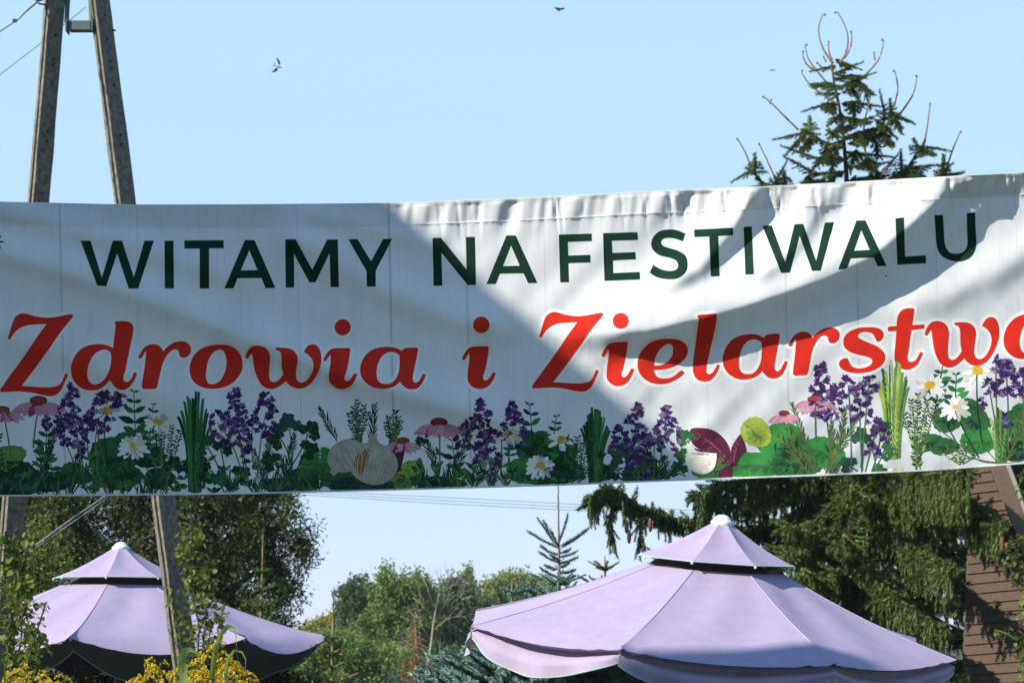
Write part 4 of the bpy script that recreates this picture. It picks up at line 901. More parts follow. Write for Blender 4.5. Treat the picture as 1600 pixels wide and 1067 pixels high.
needled = [[(660,300),(735,330)],[(650,370),(735,335)],[(655,330),(590,345)],[(655,400),(720,380),(770,385)],[(680,440),(620,420),(560,425)],[(680,470),(600,470)],[(690,430),(760,400),(800,385)],[(720,410),(790,430),(830,460)],[(760,400),(800,440),(815,490)],[(730,430),(760,480)],[(680,520),(610,520),(550,540)],[(620,520),(640,560)],[(690,520),(740,510),(830,525)],[(745,515),(750,560)],[(690,570),(640,610)],[(700,590),(760,600),(810,610)],[(690,620),(650,680),(630,660)],[(700,640),(740,620),(800,600)],
  [(700,690),(820,650),(900,640),(960,580),(1010,600)],[(900,620),(900,560),(890,510)],[(870,600),(930,660)],[(830,650),(860,720),(865,760)],[(880,650),(915,700),(930,725)],[(780,660),(800,720)],[(950,590),(975,640)],[(940,600),(935,540)],
  [(700,740),(600,710),(520,660),(410,685)],[(530,660),(528,610)],[(500,670),(440,740)],[(540,680),(500,750)],[(700,800),(560,790),(445,750)],[(700,860),(560,870),(450,810)],[(640,720),(600,800)],[(620,760),(560,830)],[(660,760),(640,850)],[(640,720),(700,700)],
  [(710,760),(800,770),(890,780)],[(720,830),(800,830),(870,820)],[(740,900),(880,880),(930,820)],[(820,790),(840,850)],[(860,850),(870,900)],[(760,750),(740,830)],[(720,720),(790,700),(850,690)],
  [(900,910),(1020,840),(1090,730),(1175,745)],[(1030,840),(1120,830)],[(1050,860),(1085,890)],[(990,870),(985,790)],[(950,900),(1010,870)],[(1080,760),(1060,720)],[(1100,750),(1135,770)],
  [(1190,900),(1197,805)],[(1210,880),(1260,870)],[(1170,890),(1200,860)],[(420,940),(300,920),(240,850),(190,880)],[(255,860),(255,800)],[(350,920),(385,860)],[(300,930),(240,940)],[(400,940),(400,880)],[(520,880),(540,930)],[(600,900),(520,910)],[(760,880),(720,930)],[(660,880),(600,930)]]
nd = Needles(); sb = MB(); bs = MB()
for pts in bare:
    bs = MB(); yy = SD + ru(-.25, .25); p3 = [V(*zp(*q), yy) for q in list(smooth_poly([tuple(q) for q in pts], False, 18)) + [pts[-1]]]; n_ = len(p3)
    bs.tube(p3, list(np.linspace(.014, .006, n_)), 5)
    for p_, d in along(p3, .045): bs.ball(p_ + Vector((ru(-.008, .008), 0, 0)), (.008, .008, .007), 5)
    bs.ball(p3[-1], (.013, .012, .016), 6); bs.build('bare_shoot', M['shoot'], spruce)
for pts in needled:
    y0_ = SD + ru(-.15, .15); y1_ = y0_ + ru(-.5, .3); n_ = len(pts)
    p3 = [V(*zp(*q), y0_ + (y1_ - y0_) * i / max(1, n_ - 1)) for i, q in enumerate(pts)]
    sb.tube(p3, list(np.linspace(.013, .005, n_)), 5); dress(nd, p3, .042, .15, .34, 0, wd=1.15)
# whorls from the banner's upper edge to the ground
def env_r(z):     # crown radius by height
    return np.interp(z, [0, 1.2, 2.6, 3.6, 4.6, 6.0, 6.9, 7.6], [1.6, 1.9, 2.0, 1.95, 1.7, 1.2, .85, .55])
z = .9
while z < 6.5:
    nb = 9 if z < 5 else 7; a0 = ru(0, 360)
    for k in range(nb):
        a = R(a0 + k * 360 / nb + ru(-14, 14)); r = float(env_r(z)) * ru(.70, 1.08); zz = z + ru(-.12, .12); cx = np.interp(zz, [0, 7], [tp[-1].x, V(1322, 285, SD).x])
        dx, dy = math.cos(a), math.sin(a); o = Vector((cx, SD, zz))
        if dy > .55 and z < 5: r *= .8
        pts = [o, o + Vector((dx * r * .35, dy * r * .35, .06 - .02 * r)), o + Vector((dx * r * .7, dy * r * .7, -.16 * r)), o + Vector((dx * r, dy * r, -.13 * r))]
        sb.tube(pts, [.03, .022, .014, .006], 5)
        vis = (1.6 < zz < 5.0)
        al = along(pts, .085 if vis else .17); n_ = len(al)
        for i, (p_, d) in enumerate(al):
            f = i / n_
            if f < .22: continue
            sdv = Vector((-dy, dx, 0))
            for s_ in (-1, 0, 1):
                if random.random() < .30: continue
                q = p_ + sdv * s_ * ru(.05, .24) * (1 - .5 * f); h_ = ru(.14, .42) * (1.1 - .5 * f)
                nd.add(p_, (q - p_) + Vector((0, 0, -.03)) if s_ else d, .2)
                k2 = max(1, int(h_ / .13)) if vis else 1
                cur = q
                for j in range(k2):
                    nd.add(cur, Vector((ru(-.18, .18), ru(-.18, .18), -1)) + d * .15, .19 if j < k2 - 1 else .17, ru(.8, 1.2)); cur = cur + Vector((ru(-.02, .02), ru(-.02, .02), -.13))
        nd.add(pts[-1], pts[-1] - pts[-2], .22)
    z += .31 if z < 5 else .34
# particular branches seen under the banner
def tassel_branch(px, D0, D1, rad=.02, tl=.17, hang=(.12, .4), dens=.06, thick=1):
    n_ = len(px); p3 = [V(x, y, D0 + (D1 - D0) * i / (n_ - 1)) for i, (x, y) in enumerate(px)]
    sb.tube(p3, list(np.linspace(rad, .006, n_)), 5)
    for p_, d in along(p3, dens):
        for s_ in range(2 * thick):
            q = p_ + Vector((ru(-.03, .03), ru(-.18, .18), ru(-.02, .03))); nd.add(p_, Vector((ru(-.5, .5), ru(-1, 1), ru(-.5, .2))) + d * .5, tl)
            h_ = ru(*hang); cur = q
            for j in range(max(1, int(h_ / .12))): nd.add(cur, Vector((ru(-.2, .2), ru(-.2, .2), -1)), .17, .8); cur = cur + Vector((ru(-.02, .02), 0, -.12))
    nd.add(p3[-1], p3[-1] - p3[-2], tl)
tassel_branch([(1340, 790), (1240, 822), (1150, 826), (1060, 812), (1000, 792), (965, 768), (945, 764), (918, 785)], 21, 19.6, .03, .17, (.10, .26), .032, 2)
tassel_branch([(975, 780), (950, 805), (960, 850)], 19.8, 19.8, .01, .15, (.1, .2), .06)
tassel_branch([(1000, 800), (1000, 850), (1010, 860)], 19.8, 19.8, .01, .15, (.1, .2), .06)
tassel_branch([(1345, 830), (1420, 800), (1500, 790), (1540, 800), (1562, 822)], 20.6, 17.9, .03, .17, (.2, .40), .045, 2)
tassel_branch([(1345, 750), (1440, 735), (1510, 735)], 20.6, 18.0, .03, .17, (.2, .55), .04, 3)
tassel_branch([(1340, 760), (1220, 745), (1120, 755), (1085, 775)], 21, 19.8, .03, .17, (.25, .6), .05, 2)
tassel_branch([(1340, 850), (1280, 850), (1230, 865)], 20.6, 19.4, .03, .17, (.15, .4), .05, 2)
tassel_branch([(1335, 890), (1350, 890), (1400, 940), (1470, 985)], 20.4, 18.4, .03, .17, (.15, .4), .05, 2)
tassel_branch([(1340, 930), (1320, 900), (1300, 890)], 20.4, 19.3, .02, .17, (.1, .3), .05, 2)
tassel_branch([(1380, 820), (1430, 860), (1485, 890)], 20.6, 18.4, .02, .17, (.15, .4), .05, 2)
print('spruce twigs', len(nd.o))
nd.build('crown', M['spruce'], spruce); sb.build('branches', M['bark'], spruce)['kind'] = 'stuff'
for x, y, cd in ((979, 822, 19.4), (983, 838, 19.4), (1566, 850, 17.5), (1016, 820, 19.4)):
    q = V(x, y, cd); MB().lathe(q, [(0, .07), (.012, .065), (.02, .03), (.021, -.02), (.015, -.06), (0, -.075)], 8).build('cone', M['cone'], spruce, True)
MB().tube([V(1046, 298, SD), V(1048, 296, SD), V(1044, 310, SD)], .008, 5)

def conifer(name, cx, base_y, top_y, D, rpx, m, label, lean=0.0, leader=.16, whorls=9, up=.45, tw=.17, nb=7, dens=.07, prof=None, shoot=None):
    S = D / F; top = V(cx, top_y, D); root = empty(name, (top.x, D, 0), label, 'tree'); H = top.z
    MB().tube([(top.x, D, 0), (top.x, D, H * .5), (top.x, D, H * (1 - leader)), top], [.02 + H * .012, .012 + H * .007, .012, .005], 7).build('trunk', shoot or M['shoot'], root, True)
    nd = Needles(); br = MB(); z0 = V(cx, base_y, D).z
    for wv in range(whorls):
        f = wv / (whorls - 1); z = z0 + (H * (1 - leader) - z0) * f
        rr = rpx * S * (prof(f) if prof else (1 - f) ** .8 + .12)
        for k in range(nb):
            a = R(k * 360 / nb + wv * 37 + ru(-10, 10)); r = rr * ru(.8, 1.1); d = Vector((math.cos(a), math.sin(a), 0))
            o = Vector((top.x, D, z)); pts = [o, o + d * r * .5 + Vector((0, 0, r * .5 * up * .8)), o + d * r + Vector((0, 0, r * up))]
            br.tube(pts, [.010, .007, .004], 5); dress(nd, pts, dens, tw * min(1, .5 + rr), .05, up * .3)
        if wv < whorls - 1:
            for _ in range(3): a = ru(0, 6.28); nd.add((top.x, D, z + ru(0, .1)), (math.cos(a), math.sin(a), .8), tw)
    if leader > .1:
        for p_, d in along([(top.x, D, H * (1 - leader)), top], .022): nd.add(p_, Vector((ru(-.5, .5), ru(-.5, .5), 1)), .05, 1.1)
    br.build('branches', M['shoot'], root)['kind'] = 'stuff'; nd.build('crown', m, root); return root
bsp = conifer('blue_spruce', 873, 1130, 905, 17.5, 110, M['blue'], 'young blue spruce with a long bare leader between the far trees and the large parasol', leader=.02, whorls=11, up=.35, tw=.13, nb=10, dens=.04, prof=lambda f: (1 - f) ** .9 * 1.0 + .30)
nd = Needles(); lm = MB(); zq = lambda x, y: V(700 + x / 3.475, 760 + y / 3.475, 17.5)
lm.tube([zq(605, 560), zq(602, 330), zq(600, 150), zq(597, -30)], [.014, .011, .008, .005], 6)
for p_, d in along([zq(605, 560), zq(602, 330)], .02): nd.add(p_, Vector((ru(-1, 1), ru(-1, 1), .6)), .055, 1)
for p_, d in along([zq(602, 330), zq(597, -20)], .02): nd.add(p_, Vector((ru(-.6, .6), ru(-.6, .6), 1)), .03, .8)
for a, b in [((600,335),(445,250)),((592,322),(525,195)),((588,318),(495,185)),((606,300),(650,165)),((612,322),(755,235)),((616,332),(735,255)),((600,330),(560,250)),((600,375),(512,330)),((600,415),(505,365)),((600,450),(540,436)),((600,495),(510,450)),((602,360),(660,345)),((602,385),(690,360)),((602,420),(690,395)),((602,470),(682,457)),((602,500),(680,487)),((600,520),(540,500)),((602,400),(560,380)),((602,440),(650,420))]:
    p0, p1 = zq(*a), zq(*b) + Vector((0, ru(-.12, .12), 0)); lm.tube([p0, p0.lerp(p1, .5) + Vector((0, 0, -.008)), p1], [.005, .004, .003], 4)
    for p_, d in along([p0, p0.lerp(p1, .5) + Vector((0, 0, -.008)), p1], .022): nd.add(p_, d + Vector((ru(-.2, .2), ru(-.2, .2), .12)), .06, 1.7)
lm.build('leader', M['shoot'], bsp); nd.build('top_needles', M['blue'], bsp)
conifer('blue_spruce', 810, 1200, 1000, 16.8, 190, M['blue'], 'low blue spruce under the left rim of the large parasol', leader=.08, whorls=10, up=.40, tw=.23, dens=.045, nb=11)
conifer('blue_spruce', 930, 1230, 1015, 16.9, 200, M['blue'], 'low blue spruce right under the front tip of the large parasol', leader=.06, whorls=10, up=.40, tw=.23, dens=.045, nb=11)
conifer('young_conifer', 411, 1120, 826, 23, 60, M['young'], 'slim young conifer with pale upright shoots in front of the dark willow', leader=.16, whorls=9, up=.35, tw=.14, nb=7, dens=.05)
conifer('young_conifer', 521, 1200, 926, 17, 75, M['young'], 'thin young spruce with a bare leader right of the left parasol', leader=.17, whorls=10, up=.30, tw=.10, nb=6, dens=.10)
conifer('young_conifer', 489, 1220, 1035, 17, 40, M['young'], 'smallest young spruce just below the right rim of the left parasol', leader=.2, whorls=7, up=.30, tw=.10, nb=6, dens=.10)
conifer('young_conifer', 800, 1250, 905, 19, 70, M['blue'], 'bluish conifer top left of the large parasol, against the far trees', leader=.06, whorls=10, up=.5, tw=.17, nb=8, dens=.05)
for x, y1_, y2_ in ((938, 900, 866), (921, 905, 880), (965, 900, 872)):
    pass
conifer('dark_conifer', 945, 1200, 868, 18, 110, M['spruce'], 'dark conifer top just showing over the left slope of the large parasol', leader=.05, whorls=10, up=.5, tw=.15, nb=7, dens=.06)
conifer('backing_spruce', 1400, 1300, 560, 25, 380, M['spruce'], 'second dark spruce standing close behind the tall spruce', leader=.04, whorls=17, up=-.12, tw=.26, nb=11, dens=.13, prof=lambda f: (1 - f) ** .45 * .9 + .1)
conifer('backing_spruce', 1560, 1300, 700, 27, 250, M['spruce'], 'dark spruce behind the wooden building at the right', leader=.04, whorls=12, up=-.1, tw=.26, nb=10, dens=.14, prof=lambda f: (1 - f) ** .5 + .1)

# ================================================================ broadleaf trees
def leaves(centers, dirs, sizes, asp, name, m, parent, jitter=1.0, kind='stuff'):
    n_ = len(centers); d = dirs + rng.normal(0, .5 * jitter, (n_, 3)); d /= np.linalg.norm(d, axis=1)[:, None]
    q = np.cross(d, rng.normal(0, 1, (n_, 3))); q /= np.linalg.norm(q, axis=1)[:, None] + 1e-9; L = sizes[:, None]; c = centers
    nn_ = np.cross(d, q)
    v = np.stack([c, c + d * L * .5 + q * L * asp * .5 + nn_ * L * .06, c + d * L, c + d * L * .5 - q * L * asp * .5 + nn_ * L * .06], 1).reshape(-1, 3)
    o = np_obj(name, v, np.arange(n_ * 4).reshape(-1, 4), m, parent)
    if kind: o['kind'] = kind
    return o
def lobes_tree(name, lobes, D, m, label, nleaf, size, asp=.55, group=None, trunk_x=None, bark='bark', depth=.8, lump=.35, cluster=26, twig=.16, droop=0.0, tr_r=.12, cat='tree'):
    """lobes: (px, py, rx_px, ry_px) at distance D; leaves sit in clumps spread through them"""
    S = D / F; tx = trunk_x if trunk_x is not None else lobes[0][0]; bx = V(tx, HOR, D).x
    root = empty(name, (bx, D, 0), label, cat, group); area = sum(l[2] * l[3] for l in lobes); cs = []; tb = MB()
    main = V(lobes[0][0], lobes[0][1], D); tb.tube([(bx, D, 0), (bx, D, main.z * .5), main], [tr_r, tr_r * .75, tr_r * .3], 8)
    for (x, y, rx, ry) in lobes:
        c = V(x, y, D); nc = max(3, int(nleaf / cluster * rx * ry / area)); a, b_, e = rx * S, rx * S * depth, ry * S
        if (x, y) != (lobes[0][0], lobes[0][1]): tb.tube([(bx, D, min(main.z * .5, c.z * .6)), c], [tr_r * .5, tr_r * .15], 6)
        # sub-lumps give an uneven outline
        sub = rng.normal(0, 1, (max(5, nc // 9), 3)); sub /= np.linalg.norm(sub, axis=1)[:, None]; sub *= rng.uniform(.25, .88, (len(sub), 1)) 
        k = rng.integers(0, len(sub), nc); off = rng.normal(0, 1, (nc, 3)); off /= np.linalg.norm(off, axis=1)[:, None]; off *= rng.uniform(0.3, 1, (nc, 1)) ** .5 * lump * rng.uniform(.6, 1.3, (len(sub), 1))[k]
        pt = (sub[k] + off) * np.array([a, b_, e]) + np.array(c); cs.append(pt)
        for q in pt[rng.integers(0, nc, max(2, nc // 14))]: tb.tube([c, Vector(c).lerp(Vector(q), .5) + Vector((0, 0, .03)), q], [tr_r * .16, tr_r * .09, .006], 4)
    cc_ = np.vstack(cs); nc = len(cc_); rep = np.repeat(np.arange(nc), cluster)
    dr = rng.normal(0, 1, (nc, 3)); dr[:, 2] -= droop; dr /= np.linalg.norm(dr, axis=1)[:, None]
    t = rng.uniform(-1, 1, len(rep))[:, None]; pos = cc_[rep] + dr[rep] * t * twig + rng.normal(0, twig * .28, (len(rep), 3))
    pos = pos[pos[:, 2] > .05]; rep = rep[:len(pos)]
    leaves(pos, dr[rep] + np.array([0, 0, .1 - droop * .4]), rng.uniform(.7, 1.25, len(pos)) * size, asp, 'crown', m, root)
    tb.build('trunk', M[bark], root, True); return root
lobes_tree('willow_tree', [(250, 740, 130, 170), (120, 800, 130, 110), (330, 860, 110, 110), (420, 830, 66, 84), (440, 905, 44, 46), (30, 830, 120, 130), (200, 900, 170, 90), (360, 750, 90, 80), (-60, 800, 120, 160), (380, 960, 110, 50), (440, 770, 34, 24), (470, 855, 24, 44), (100, 960, 160, 60)], 30, M['willow'], 'dark narrow-leaved willow filling the lower left behind the parasols', 150000, .088, .28, trunk_x=240, lump=.40, cluster=22, twig=.20, droop=.5, tr_r=.11)
lobes_tree('willow_tree', [(-20, 870, 90, 120), (60, 900, 60, 110), (20, 1000, 90, 80)], 22, M['vine'], 'bushy light green shrub at the left edge behind the pole', 14000, .06, .35, lump=.35, cluster=16, twig=.12, tr_r=.06)
lobes_tree('oak_tree', [(560, 940, 34, 36), (548, 965, 26, 30), (580, 985, 40, 40)], 72, M['far_dark'], 'dark round-crowned tree at the left end of the far tree line', 22000, .13, .6, trunk_x=565, lump=.3, twig=.25, cluster=14)
lobes_tree('ash_tree', [(626, 925, 40, 50), (605, 960, 36, 60), (650, 980, 40, 70), (590, 1010, 50, 60), (626, 1050, 50, 60), (660, 930, 22, 30)], 66, M['far_green'], 'tallest light green tree of the far tree line', 46000, .13, .5, trunk_x=620, lump=.28, twig=.25, cluster=14)
lobes_tree('oak_tree', [(705, 935, 40, 36), (690, 975, 50, 55), (740, 990, 55, 70), (700, 1040, 60, 60), (760, 1050, 60, 60), (735, 945, 40, 40)], 68, M['far_grey'], 'wide grey green tree right of the tallest far tree', 44000, .13, .55, trunk_x=715, lump=.28, twig=.25, cluster=14)
lobes_tree('poplar_tree', [(733, 905, 13, 22), (735, 935, 20, 30), (745, 970, 26, 40)], 76, M['far_olive'], 'narrow poplar top standing out of the far tree line', 6000, .12, .5, lump=.3, twig=.2, cluster=12)
lobes_tree('lime_tree', [(790, 925, 48, 30), (815, 915, 36, 24), (775, 950, 50, 36), (820, 960, 50, 40), (845, 930, 30, 30), (860, 980, 60, 60)], 72, M['far_olive'], 'olive yellow tree left of the large parasol', 36000, .13, .5, lump=.28, twig=.25, cluster=14)
lobes_tree('golden_tree', [(512, 972, 26, 14), (490, 985, 24, 16), (535, 985, 20, 14)], 90, M['far_yellow'], 'yellowing treetop just right of the left parasol', 5000, .15, .6, lump=.3, twig=.25, cluster=12)
lobes_tree('alder_tree', [(500, 1010, 50, 30), (470, 1040, 60, 40), (545, 1020, 50, 36), (600, 1050, 60, 40), (530, 1060, 70, 40)], 55, M['far_green'], 'low green alder in front of the far tree line', 36000, .11, .5, lump=.28, twig=.22, cluster=14)
lobes_tree('alder_tree', [(690, 1040, 60, 40), (760, 1030, 50, 40), (820, 1020, 50, 50), (640, 1060, 40, 30), (860, 1050, 60, 40)], 50, M['far_dark'], 'dark alder at the foot of the far tree line, left of the large parasol', 24000, .10, .5, lump=.28, twig=.22, cluster=14)
lobes_tree('hedge_bush', [(1000, 1090, 150, 50), (1200, 1090, 150, 50), (1360, 1085, 120, 50)], 19, M['vine'], 'green bush under the front rim of the large parasol', 30000, .05, .5, lump=.3, twig=.10, cluster=14, tr_r=.05, cat='bush')
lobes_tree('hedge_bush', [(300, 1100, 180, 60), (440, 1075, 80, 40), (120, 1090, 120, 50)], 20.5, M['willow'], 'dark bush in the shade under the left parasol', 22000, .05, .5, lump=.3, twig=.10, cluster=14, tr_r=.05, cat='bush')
for tx_, ty_, hh in ((-3, -13, 11), (5, -12, 12), (14, -9, 11), (-11, -18, 10), (14.5, 2, 10)):  # unseen trees, added to cut the sky light falling on the banner
    rt = empty('sky_blocker_tree', (tx_, ty_, 0), {-3: 'broad tree added behind the viewer to block sky, left of the middle', 5: 'tallest tree added behind the viewer to block sky', 14: 'tree added behind the viewer at the right to block sky', 14.5: 'tree added beyond the right edge of the frame to block sky, beside the viewer', -11: 'tree added behind the viewer at the far left to block sky'}[tx_], 'tree', 'unseen trees added to block sky light')
    MB().tube([(tx_, ty_, 0), (tx_, ty_, hh)], [.3, .12], 8).build('trunk', M['bark'], rt, True); n_ = 16000
    d_ = rng.normal(0, 1, (n_, 3)); d_ /= np.linalg.norm(d_, axis=1)[:, None]; q_ = d_ * rng.uniform(.5, 1, (n_, 1)) * np.array([5.2, 3, hh * .75]) + np.array([tx_, ty_, hh + 1.2]); q_ = q_[q_[:, 2] > .4]
    leaves(q_, rng.normal(0, 1, (len(q_), 3)), rng.uniform(.25, .42, len(q_)), .6, 'crown', M['willow'], rt)
# bare birch and dead young spruce before the far trees
bt = empty('birch_tree', (V(690, HOR, 45).x, 45, 0), 'slender pale birch with bare twigs in front of the far trees', 'tree'); bm = MB()
main = [(662, 1075), (668, 1040), (674, 1005), (677, 975), (682, 945), (686, 925)]; z0 = [V(x, y, 45) for x, y in main]
bm.tube([Vector((z0[0].x, 45, 0))] + z0, [.05, .042, .034, .027, .020, .013, .007], 7)
def sub(a, ang, L, r, dep):
    if dep == 0 or L < .12: return
    b = a + Vector((math.cos(R(ang)) * L, ru(-.2, .2) * L, math.sin(R(ang)) * L)); c = b + Vector((math.cos(R(ang + 10)) * L * .6, 0, math.sin(R(ang + 10)) * L * .7)); bm.tube([a, b, c], [r, r * .7, r * .3], 4)
    for q in (-1, 1): sub(a.lerp(b, ru(.5, 1)), ang + q * ru(18, 38), L * .62, r * .55, dep - 1)
for (x, y), an, L in (((677, 975), 60, .9), ((674, 1000), 125, .7), ((680, 955), 108, .8), ((682, 945), 62, .8), ((670, 1030), 140, .7), ((686, 925), 84, .5), ((676, 985), 40, .7), ((668, 1045), 45, .6), ((679, 965), 135, .6)): sub(V(x, y, 45), an, L * .72, .011, 4)
bm.build('trunk', M['birch_bark'], bt, True)
ds = empty('dead_spruce', (V(652, HOR, 38).x, 38, 0), 'dead rust brown young spruce left of the bare birch', 'tree'); nd = Needles(); dm = MB(); tpz = V(650, 955, 38)
dm.tube([(tpz.x, 38, 0), tpz], [.05, .008], 6)
for k in range(60):
    f = k / 60; z = V(650, 1085, 38).z + (tpz.z - V(650, 1085, 38).z) * f; a = ru(0, 6.28); r = (1 - f) * .62 + .06; o = Vector((tpz.x, 38, z)); e = o + Vector((math.cos(a) * r, math.sin(a) * r, -.05 - r * .2)); dm.tube([o, e], [.01, .004], 4)
    for p_, d in along([o, e], .08):
        if random.random() < .75 * (1.1 - f): nd.add(p_, Vector((ru(-.3, .3), ru(-.3, .3), -1)), ru(.14, .28), 1.2)
dm.build('trunk', M['shoot'], ds); nd.build('dead_needles', M['dead'], ds, TWN)

# ================================================================ wooden building at the right
WD = 19.3
wb = empty('wooden_cabin', (V(1600, HOR, WD).x, WD, 0), 'brown board-clad cabin with a slanting barge board at the right edge', 'building')
Mw = Matrix.Rotation(R(-32), 3, 'Z') @ Matrix.Rotation(R(-4.5), 3, 'Y'); org = Vector((V(1499, HOR, WD).x - .10, WD, 0)); bh = .098
k = 0; zz = -.3
while zz < 3.75:
    x_off = .16 * zz; L_ = 5.0; lift = .012
    tlt = Matrix.Rotation(R(-9), 3, 'X'); c = org + Mw @ Vector((L_ / 2 + x_off, 0, zz + bh / 2))
    MB().box(c, (L_, .022, bh + .03), Mw @ tlt).build('wall_board', M['board'], wb); zz += bh; k += 1
MB().box(org + Mw @ Vector((3.2, .12, 1.7)), (5.0, .04, 4.1), Mw).build('wall', M['felt'], wb)
# barge board and roof edge descending to the right
ba, bb = V(1535, 700, 18.9), V(1640, 880, 18.1); dd = (bb - ba); up_ = Vector((0, 0, 1)); q = dd.cross(Vector((0, 1, 0))).normalized()
ang = math.atan2(dd.z, dd.x); Mb = Matrix.Rotation(-ang, 3, 'Y')
MB().box((ba + bb) / 2, (dd.length + 1.5, .04, .19), Mb).build('barge_board', M['barge'], wb)
MB().box((ba + bb) / 2 + Vector((.02, .25, .06)) , (dd.length + 1.5, .5, .03), Mb).build('roof_edge', M['felt'], wb)
MB().box((ba + bb) / 2 + Vector((.035, -.03, .095)), (dd.length + 1.5, .02, .03), Mb).build('edge_strip', M['grip'], wb)

# ================================================================ climbers, goldenrod, blades
def leaf_mesh(name, L, W, m, heart=True):
    mb = MB(); prof = [(0, 0), (.08, .34), (.3, .5), (.55, .42), (.8, .2), (1, 0)] if heart else [(0, .06), (.2, .4), (.5, .5), (.8, .28), (1, 0)]
    cen = [(t * L, 0, 0.02 * L * math.sin(t * 3)) for t, _ in prof]; lf = [(t * L - (.05 * L if i == 0 else 0), w_ * W, .10 * W) for i, (t, w_) in enumerate(prof)]; rt = [(x, -y, z) for x, y, z in lf]
    n_ = len(prof); mb.v = [tuple(v) for v in cen + lf + rt]
    for i in range(n_ - 1): mb.f += [(i, i + 1, n_ + i + 1, n_ + i), (i + 1, i, 2 * n_ + i, 2 * n_ + i + 1)]; mb.m += [0, 0]
    me = bpy.data.meshes.new(name); me.from_pydata(mb.v, [], mb.f); me.materials.append(m); return me
VL = [leaf_mesh('vine_leaf', .075, .07, M['vine']), leaf_mesh('vine_leaf_small', .055, .045, M['vine']), leaf_mesh('dry_leaf', .06, .04, M['vine_dry'])]
def vine(name, px, D, nl, spread, label, mi=(0, 1), tang=.02, scale=1.0, cat='climbing plant'):
    p3 = [V(x, y, D + ru(-.1, .1)) for x, y in px]; root = empty(name, (p3[-1].x, D, 0), label, cat)
    st = MB(); st.tube(p3 + [Vector((p3[-1].x, D, 0))], .006, 5)
    tot = sum((b - a).length for a, b in zip(p3, p3[1:]))
    al = along(p3, tot / nl / 1.7)
    for p_, d in al:
        s_ = ru(-1, 1) * spread; q = p_ + Vector((s_, ru(-.06, .06), ru(-.05, .05))); st.tube([p_, q], .0025, 3)
        o = bpy.data.objects.new('leaf', VL[random.choice(mi)]); C.objects.link(o); o.parent = root; o.matrix_parent_inverse = Matrix.Translation(root.location).inverted()
        sc_ = ru(.55, 1.05) * scale * .9; o.location = q; o.scale = (sc_, sc_, sc_); o.rotation_euler = (ru(-.9, .9), ru(.3, 1.6), ru(-3.14, 3.14))
    st.build('stem', M['gold_leaf'], root)
PV = 16.6
vine('climbing_vine', [(296, 818), (300, 845), (298, 870), (305, 905), (302, 940), (312, 980), (308, 1030), (300, 1067)], PV, 120, .13, 'leafy green climber on the right side of the concrete pole leg', scale=1.2)
vine('climbing_vine', [(318, 880), (322, 905), (316, 930), (324, 960), (318, 1000), (322, 1040)], PV, 80, .11, 'shorter climber shoot beside the one on the pole leg')
vine('climbing_vine', [(352, 940), (345, 965), (340, 985), (344, 1010), (352, 1040)], PV - .1, 30, .06, 'thin twining shoot in front of the left parasol, right of the pole')
vine('climbing_vine', [(268, 920), (272, 950), (280, 980), (285, 1020), (290, 1067)], PV, 26, .05, 'sparse climber on the left side of the pole leg')
vine('climbing_vine', [(30, 850), (26, 880), (30, 905), (34, 940), (48, 985), (60, 1015), (55, 1060)], 13.5, 80, .09, 'leafy climber near the left edge, in front of the small far parasol')
vine('climbing_vine', [(8, 830), (16, 860), (6, 900), (14, 940), (20, 980), (8, 1040)], 13.5, 100, .16, 'dense climber on the outer pole leg at the left edge')
vine('climbing_vine', [(30, 840), (38, 880), (28, 930), (34, 990), (26, 1050)], 13.6, 70, .09, 'climber between the two others at the left edge')
vine('climbing_vine', [(72, 940), (58, 985), (44, 1030), (40, 1067)], 13.3, 22, .05, 'thin reddish shoot leaning right at the left edge', mi=(1, 2))
vine('dry_vine', [(1600, 836), (1585, 850), (1590, 870), (1572, 888), (1600, 905), (1610, 920)], 16, 60, .12, 'dry reddish climber hanging at the cabin barge board', mi=(2, 2, 1))
vine('climbing_vine', [(1556, 984), (1575, 990), (1588, 1000), (1598, 1010)], 14, 14, .03, 'small green sprig with round leaves before the cabin boards, above the lowest one', scale=.8)
vine('climbing_vine', [(1610, 915), (1598, 940), (1606, 985), (1590, 1030), (1602, 1060)], 14, 16, .05, 'green sprig hanging at the lower right edge of the cabin', scale=.9)
vine('climbing_vine', [(1596, 738), (1592, 760), (1606, 800)], 16, 8, .03, 'few leaves at the top of the barge board by the banner', scale=.9)
tr_o = V(46, 950, 13.9)
